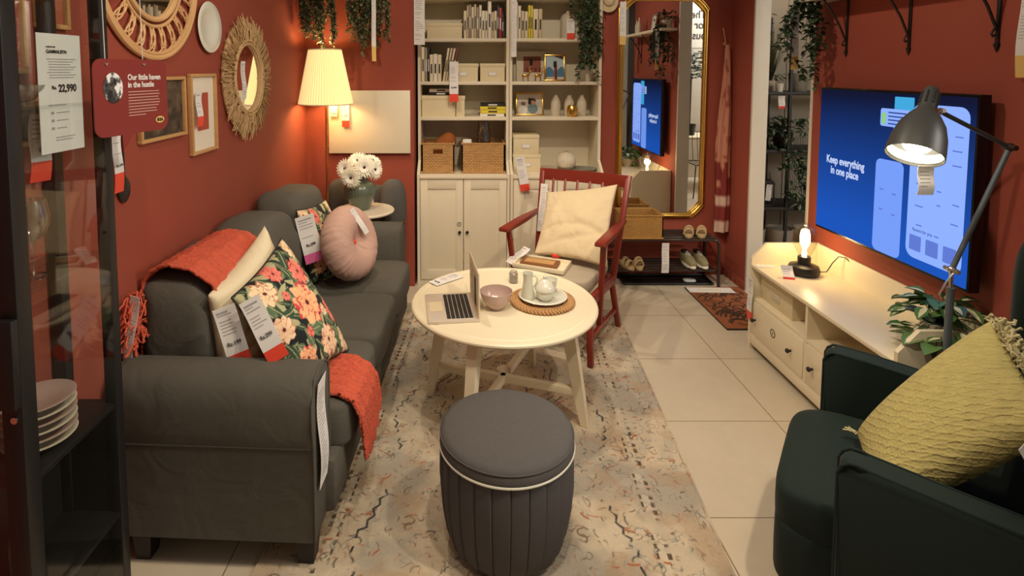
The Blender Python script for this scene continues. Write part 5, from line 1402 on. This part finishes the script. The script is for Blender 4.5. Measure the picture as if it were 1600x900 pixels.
def ivy(g):
    rnd = random.Random(12)
    for k in range(12): trail(g, (rnd.uniform(-.10, -.02), rnd.uniform(-.03, .06), .06), rnd.uniform(.25, .66), rnd, .045, c0=L(30, 48, 30), c1=L(86, 108, 74), lim=(-.16, .02, -.10, .12))
    for k in range(50): g.leaf((rnd.uniform(-.08, .06), rnd.uniform(-.08, .08), rnd.uniform(.08, .16)), (rnd.uniform(-1, 1), rnd.uniform(-1, 1), .4), (0, 0, 1), .045, .03, L(50, 76, 46))
potted('trailing_ivy', 'trailing ivy hanging from the far end of the shelf above the television', (2.07, 3.29, 2.1235), .05, .085, 'beigepot', ivy)
price_tag(.04, .40, (1.965, 3.31, 2.10), (0, 0, 0), red=.22, band='tagyellow', wave=.004, label='long white tag with yellow end hanging beside the trailing ivy')
price_tag(.04, .42, (2.13, 2.12, 2.09), (0, 0, R(-70)), red=.25, band='tagyellow', wave=.010, label='long curled tag with yellow end right of the television')

# variegated plant on the bench
def pothos(seed, n, spread, drop, size=.085, up=.10):
    def f(g):
        rnd = random.Random(seed)
        for k in range(n):
            a = rnd.uniform(0, 6.28); rr_ = rnd.uniform(.02, spread); p = Vector((rr_ * math.cos(a), rr_ * math.sin(a), .13 + up * (1 - rr_ / spread) + rnd.uniform(-.03, .03)))
            if rnd.random() < drop: p.x -= rnd.uniform(0, .05); p.y -= rnd.uniform(.03, .12); p.z -= rnd.uniform(.02, .16)
            d = Vector((math.cos(a), math.sin(a), rnd.uniform(-.5, .35))); s = size * rnd.uniform(.7, 1.15)
            g.c = L(70, 96, 54); g.tube([(0, 0, .11), tuple(p * .5 + Vector((0, 0, .08))), tuple(p)], .0018, 4)
            c0 = [L(76, 118, 58), L(92, 128, 72), L(56, 96, 48)][rnd.randint(0, 2)]
            g.leaf(p, d, (rnd.uniform(-.4, .4), rnd.uniform(-.4, .4), 1), s, s * .74, c0)
            if rnd.random() < .7:
                g.leaf(p + Vector((0, 0, .004)), d, (0, 0, 1), s * .9, s * .3, L(206, 206, 168))
    return f
potted('potted_pothos', 'variegated pothos in a pale pot at the near end of the TV bench', (2.00, 2.26, bz), .068, .12, 'beigepot', pothos(3, 80, .17, .45))

# ================================================================== WORK LAMP
wl = thing('work_lamp', 'grey floor work lamp with lit bell head in front of the television', 'lamp', (1.868, 2.075, 0))
G().lathe([(0, 0), (.068, 0), (.070, .010), (.02, .028), (0, .028)], seg=32).build('base', 'lampgrey', wl)
G().tube([(0, 0, .02), (0, 0, .865)], .0125, 16).build('pole', 'grey_metal', wl)
G().tube([(0, 0, .865), (0, 0, .935)], .007, 12).build('pole_tip', 'chrome', wl)
j = Vector((0, 0, .935)); el = Vector((.19, 0, 1.408)); hd = Vector((-.095, -.015, 1.545))
g = G(); g.ball(tuple(j), .016, 14); g.tube([tuple(j + Vector((0, -.03, 0))), tuple(j + Vector((0, .03, 0)))], .009, 10); g.build('joint', 'chrome', wl)
g = G(); g.tube([(.0, -.012, .93), (-.03, -.012, .89), (-.055, -.012, .84), (-.05, -.012, .825)], .0035, 6); g.build('lever', 'chrome', wl)
G().tube([tuple(j), tuple(el)], .0095, 12).build('lower_arm', 'grey_metal', wl)
g = G(); g.ball(tuple(el), .017, 14); g.tube([tuple(el + Vector((0, -.026, 0))), tuple(el + Vector((0, .026, 0)))], .010, 10); g.build('joint', 'brown', wl)
G().tube([tuple(el), tuple(hd)], .0085, 12).build('upper_arm', 'lampgrey', wl)
topp = Vector((1.749, 2.07, 1.632)) - Vector((1.868, 2.075, 0)); rim = Vector((1.617, 1.975, 1.392)) - Vector((1.868, 2.075, 0))
ax = (rim - topp); hl = ax.length; az = ax.normalized(); ax_ = Vector((0, 1, 0)).cross(az).normalized(); ay = az.cross(ax_); hm = Matrix((ax_, ay, az)).transposed()
bell = [(q_[0] * .84, q_[1]) for q_ in [(.020, 0), (.026, .008), (.031, .02), (.033, .085), (.038, .10), (.058, .125), (.082, .165), (.097, .215), (.103, .262), (.105, hl), (.102, hl), (.099, .262), (.093, .215), (.078, .167), (.054, .129), (.03, .108), (0, .105)]]
hh_ = G(); hh_.lathe([(0, -.001)] + bell, seg=48, mtx=hm); head = hh_.build('lamp_head', 'lampgrey', wl, tuple(topp), ang=50)
g = G()
for k in range(8):
    a = k * math.pi / 4 + .3; p0 = hm @ Vector((.0270 * math.cos(a), .0270 * math.sin(a), .025)); p1 = hm @ Vector((.0285 * math.cos(a), .0285 * math.sin(a), .075)); g.tube([tuple(p0), tuple(p1)], .0035, 6)
g.build('vent_slot', 'ink', head)
g = G(); g.ball(tuple(hm @ Vector((0, 0, hl - .060))), .048, 20); g.build('bulb', 'ledbulb', head)
G().lathe([(.0825, hl - .012), (.080, .215), (.064, .17), (.042, .13), (.0, .11)], seg=48, mtx=hm, cap=False).build('reflector', 'ceramic', head)
g = G(); g.tube([tuple(hd), tuple(topp + az * .095 + Vector((.026, 0, 0)))], .009, 8); g.ball(tuple(hd), .014, 12); g.tube([tuple(hd + Vector((0, -.02, .004))), tuple(hd + Vector((0, .02, .004)))], .008, 8); g.build('swivel', 'chrome', wl)
lo = Vector((1.868, 2.075, 0)) + topp + az * (hl - .03)
lamp('SPOT', 'work_lamp_light', tuple(lo), 16, color=(1, .84, .58), size=.04, target=tuple(lo + az), angle=120, blend=.4)
price_tag(.058, .105, (1.648, 1.955, 1.358), (0, 0, 0), label='cream tag hanging below the lit work lamp head')

# ================================================================== GREEN ARMCHAIR
gc = thing('green_armchair', 'dark green velvet armchair with flat arms at the right front', 'armchair', (1.4025, 1.667, 0), math.atan2(-.8, -.6) - 0)
gc.rotation_euler = (0, 0, R(-126.87))
def arm2(s):
    g = G(); n0 = None
    fy = .065 if s > 0 else -.015
    pts = [(-.235 + fy, .13), (-.235 + fy, .58)] + [(-.200 + fy - .035 * math.cos(t * math.pi / 12), .588 + .035 * math.sin(t * math.pi / 12)) for t in range(1, 7)] + [(-.10, .618), (.10, .600), (.36, .585), (.40, .13)]
    g.prism(pts, 'x', s * .385 - (.085 if s > 0 else 0), s * .385 + (.085 if s < 0 else 0), .026); return g
for s in (1, -1):
    a = arm2(s).build('armrest', 'green', gc, ang=50)
    for xx in (s * .381, s * .304):
        fy = .065 if s > 0 else -.015
        g = G(); g.tube([(xx, -.237 + fy, .14), (xx, -.237 + fy, .585), (xx, -.229 + fy, .606), (xx, -.212 + fy, .620), (xx, -.19 + fy, .622), (xx, -.10, .617), (xx, .10, .599), (xx, .34, .584)], .0045, 6); g.build('piping', 'green', a)
def sf(p):
    q = p.copy()
    if p.y < 0: q.z -= .03 * (abs(p.y) / .33) ** 2
    return q
g = G(); g.sq((0, -.04, .345), (.288, .305, .085), .32, 48, sf); g.build('seat_cushion', 'green', gc, ang=80)
g = G(); g.sq((0, -.04, .19), (.288, .302, .12), .25, 40); g.build('seat_base', 'green', gc, ang=80)
g = G(); g.sq((0, .36, .66), (.37, .085, .52), .3, 48, lambda p: Vector((p.x, p.y + .09 * (p.z / .5), p.z))); g.build('backrest', 'green', gc, ang=80)
for s in (1, -1):
    g = G(); g.sq((s * .36, .375, .90), (.045, .115, .27), .5, 32); g.build('wing', 'green', gc, ang=80)
for x, y in ((.28, -.2), (-.28, -.2), (.28, .33), (-.28, .33)): G().tube([(x, y, 0), (x * .95, y * .95, .14)], [.013, .02], 10).build('leg', 'dark', gc)
def gcr(U, V): return -.008 * np.exp(-(np.sin(U * 17 + 1.2 * fbm(U * 3 + 4, V * 3 + 4, 7) * 6) / .33) ** 2) - .008 * np.exp(-(np.sin(V * 15 + 1.2 * fbm(V * 3 + 9, U * 3 + 4, 9) * 6) / .33) ** 2)
o, org, nr = cushion('throw_pillow', (1.165, 1.495, .455), (1.345, 1.815, .455), (1.69, 1.72, .90), (1.51, 1.345, .80), .098, 'yellow', n=230, pinch=.05, wrinkle=.012, crease=gcr)
tag(o, 'olive yellow crinkled cotton cushion with fringe in the green armchair', 'cushion')
g = G(); rnd = random.Random(9)
for k in range(110):
    t = k / 109; p = Vector((1.69, 1.72, .90)).lerp(Vector((1.51, 1.345, .80)), t * .55) - Vector(org); 
    pts = [tuple(p)]
    for q in range(5): p = p + Vector((rnd.uniform(-.008, .012), rnd.uniform(-.012, .012), rnd.uniform(-.008, .014))); pts.append(tuple(p))
    g.tube(pts, [.004, .003, .003, .003, .004, .005], 5)
g.build('fringe', 'fringe', o)
g = G()
for k in range(8):
    p = Vector((1.345, 1.815, .455)) - Vector(org); pts = [tuple(p)]
    for q in range(4): p = p + Vector((rnd.uniform(-.012, .002), rnd.uniform(-.002, .010), rnd.uniform(-.002, .006))); pts.append(tuple(p))
    g.tube(pts, .003, 5)
g.build('tassel', 'fringe', o)
price_tag(.09, .22, (1.372 - org[0], 1.290 - org[1], .80 - org[2]), (R(-30), R(-16), R(25)), o, price='Rs.', psize=.028, lines=False)

# ================================================================== PLANT RACK BEYOND THE OPENING
rk = thing('plant_rack', 'dark rack of potted plants seen through the opening in the right wall', 'rack', (3.0, 5.2, 0))
for z in (1.50, .97, .44): G().box(-.55, .75, -.20, .18, z - .03, z, .003).build('rack_shelf', 'dark', rk)
for x in (-.05, .72): 
    for y in (-.19, .17): G().box(x - .012, x + .012, y - .012, y + .012, 0, 2.2).build('upright', 'black', rk)
for x in (-.54,):
    for y in (-.19, .17): G().box(x - .012, x + .012, y - .012, y + .012, 0, 2.2).build('upright', 'black', rk)
def bushy(seed, r, h, n, ls, c0=L(34, 52, 34), c1=L(88, 110, 78)):
    def f(g):
        rnd = random.Random(seed)
        for k in range(n):
            a = rnd.uniform(0, 6.28); q = rnd.random() ** .5 * r; z = .10 + rnd.random() * h; t = rnd.random()
            g.leaf((q * math.cos(a), q * math.sin(a), z), (math.cos(a), math.sin(a), rnd.uniform(-.4, .6)), (0, 0, 1), ls * rnd.uniform(.7, 1.2), ls * .6, tuple(c0[j] * (1 - t) + c1[j] * t for j in range(3)))
        for k in range(8):
            a = rnd.uniform(0, 6.28); g.c = c0; g.tube([(0, 0, .05), (r * .5 * math.cos(a), r * .5 * math.sin(a), h)], .002, 4)
    return f
def grassy(g):
    rnd = random.Random(3)
    for k in range(90):
        a = rnd.uniform(0, 6.28); s = rnd.uniform(.02, .12); h = rnd.uniform(.35, .62); g.c = [L(40, 50, 34), L(70, 78, 50), L(96, 92, 62)][k % 3]
        g.tube([(0, 0, .08), (s * .4 * math.cos(a), s * .4 * math.sin(a), h * .6), (s * math.cos(a), s * math.sin(a), h)], [.003, .0025, .001], 3)
potted('eucalyptus_plant', 'tall leafy plant in a pale pot at the left of the upper rack shelf', (2.70, 5.10, 1.50), .075, .16, 'beigepot', bushy(1, .09, .62, 150, .05))
potted('grass_plant', 'tall thin grass plant on the upper rack shelf', (2.86, 5.18, 1.50), .055, .10, 'beigepot', grassy)
potted('small_plant', 'small plant in a white pot on the upper rack shelf', (2.865, 5.04, 1.50), .034, .075, 'ceramic', bushy(5, .035, .06, 40, .03))
lathe_thing('grey_pot', pot_prof(.085, .17), 'greyplate', (3.07, 5.10, 1.50), 'empty grey pot at the right of the upper rack shelf', 'pot')
potted('leafy_plant', 'dark bushy plant in a pale pot on the middle rack shelf', (2.715, 5.08, .97), .068, .15, 'beigepot', bushy(7, .10, .20, 130, .05))
def bigpothos(g):
    rnd = random.Random(21)
    for k in range(190):
        a = rnd.uniform(0, 6.28); q = rnd.random() ** .5 * .17; t = rnd.random(); z = .24 - t * .78 if rnd.random() < .75 else .15 + .15 * rnd.random()
        x = q * math.cos(a) + (.10 * t); y = -.14 - rnd.random() * .06 if z < .02 else q * math.sin(a)
        d = Vector((rnd.uniform(-1, 1), rnd.uniform(-1, .1), rnd.uniform(-.8, .2))); s = rnd.uniform(.05, .09)
        g.leaf((x, y, z), d, (0, -.4, 1), s, s * .6, L(44, 66, 44)); 
        if k % 2: g.leaf((x, y - .002, z + .002), d, (0, -.4, 1), s * .95, s * .2, L(150, 156, 128))
    for k in range(9): g.c = L(60, 80, 50); g.tube([(0, 0, .1), (.02 * k - .06, -.14, .12), (.02 * k - .04, -.16, -.4)], .0022, 4)
potted('trailing_pothos', 'large variegated pothos trailing over the middle rack shelf', (2.97, 5.14, .97), .085, .15, 'black', bigpothos)
for i, (x, y) in enumerate(((2.69, 5.08), (2.82, 5.12))):
    t = thing('lantern', ['left', 'right'][i] + ' black lantern with white tag on the lower rack shelf', 'lantern', (x, y, .44), group='black lanterns on the rack')
    g = G()
    for sx in (-1, 1):
        for sy in (-1, 1): g.box(sx * .05 - .004, sx * .05 + .004, sy * .05 - .004, sy * .05 + .004, 0, .2)
    g.box(-.056, .056, -.056, .056, 0, .012); g.prism([(-.06, .2), (.06, .2), (.03, .24), (-.03, .24)], 'y', -.058, .058); g.build('lantern_body', 'black', t)
    g = G(); g.tube([(-.04, 0, .23), (-.03, 0, .30), (.03, 0, .30), (.04, 0, .23)], .003, 6); g.build('handle', 'black', t)
    price_tag(.05, .15, (.0, -.065, .17 - i * .0 + .03 * i), (0, R(6 * i), 0), t)
for i, (x, z, l_) in enumerate(((2.70, 1.66, 'upper'), (2.70, 1.50, 'lower'))): price_tag(.07, .14, (2.68, 4.985, 1.675 - i * .155), red=.15, label=l_ + ' white tag at the left end of the upper rack shelf')
price_tag(.06, .115, (2.86, 4.985, 1.465), red=.2, label='white tag below the small white potted plant on the rack')
for i, (x, w_) in enumerate(((2.72, .10), (2.96, .12), (3.22, .12))): lathe_thing('large_pot', pot_prof(w_, .22), 'grey_wall', (x, 5.12, 0), ['left', 'middle', 'right'][i] + ' large grey pot on the floor under the rack', 'pot', 'large grey pots under the rack')

# ================================================================== WHAT THE GOLD MIRROR SHOWS OF THE STORE
bd = thing('store_board', 'white printed board standing in the store, seen in the gold mirror', 'board', (3.65, .30, 0), R(180))
G().box(-1.1, 1.1, -.03, .03, 0, 3.0, .003).build('panel', 'trim', bd)
text('The home\nfor your\nbusiness', .17, 'ink', bd, (-.10, -.032, 2.50), sx=.9, bold=.003)
g = G(); 
for k in range(5): g.box(-.05, .85 - .1 * (k % 2), -.034, -.031, 1.75 + k * .07, 1.765 + k * .07)
g.build('small_print', 'paper_d', bd)
ct = thing('curtain', 'dark grey curtain hanging at the near end of the television wall', 'curtain', (2.10, 1.86, 0))
n = 60; pts = [(.035 * math.sin(i * .9), -.12 + .22 * i / n) for i in range(n)]
poly = pts + [(x + .006, y) for x, y in pts[::-1]]
G().prism([(x + .06, y) for x, y in poly], 'z', .02, 2.95).build('cloth', 'sofa_dark', ct)
dt = thing('white_desk', 'white desk in the store beyond the opening, seen in the gold mirror', 'desk', (3.55, .95, 0))
G().box(-.55, .55, -.3, .3, .72, .75, .003).build('desk_top', 'tablewhite', dt)
for s in (-1, 1):
    for y in (-.27, .27): G().box(s * .52 - .02, s * .52 + .02, y - .02, y + .02, 0, .72).build('leg', 'tablewhite', dt)
wr_ = thing('wire_chair', 'black wire chair beside the white desk, seen in the gold mirror', 'chair', (3.25, 1.55, 0), R(180))
g = G(); g.tube([(-.2, -.2, .44), (.2, -.2, .44), (.2, .2, .44), (-.2, .2, .44)], .008, 6, True)
for k in range(7): g.tube([(-.2 + k * .066, -.2, .44), (-.2 + k * .066, .2, .44)], .004, 5)
g.build('seat', 'black', wr_)
g = G(); g.tube([(-.2, .2, .44), (-.2, .26, .84), (.2, .26, .84), (.2, .2, .44)], .008, 6)
for k in range(5): g.tube([(-.14 + k * .07, .2, .44), (-.14 + k * .07, .26, .84)], .004, 5)
g.build('backrest', 'black', wr_)
for s in (-1, 1):
    for y in (-1, 1): G().tube([(s * .19, y * .19, .44), (s * .23, y * .23, 0)], .008, 6).build('leg', 'black', wr_)
potted('desk_plant', 'dark bushy plant on the white desk, seen in the gold mirror', (3.28, .95, .75), .09, .16, 'black', lambda g: (bushy(31, .17, .40, 300, .07)(g), [v.co.__setitem__(2, v.co.z + .72) for v in g.bm.verts], g.tube([(0, 0, .1), (.01, 0, .9)], .012, 6)))
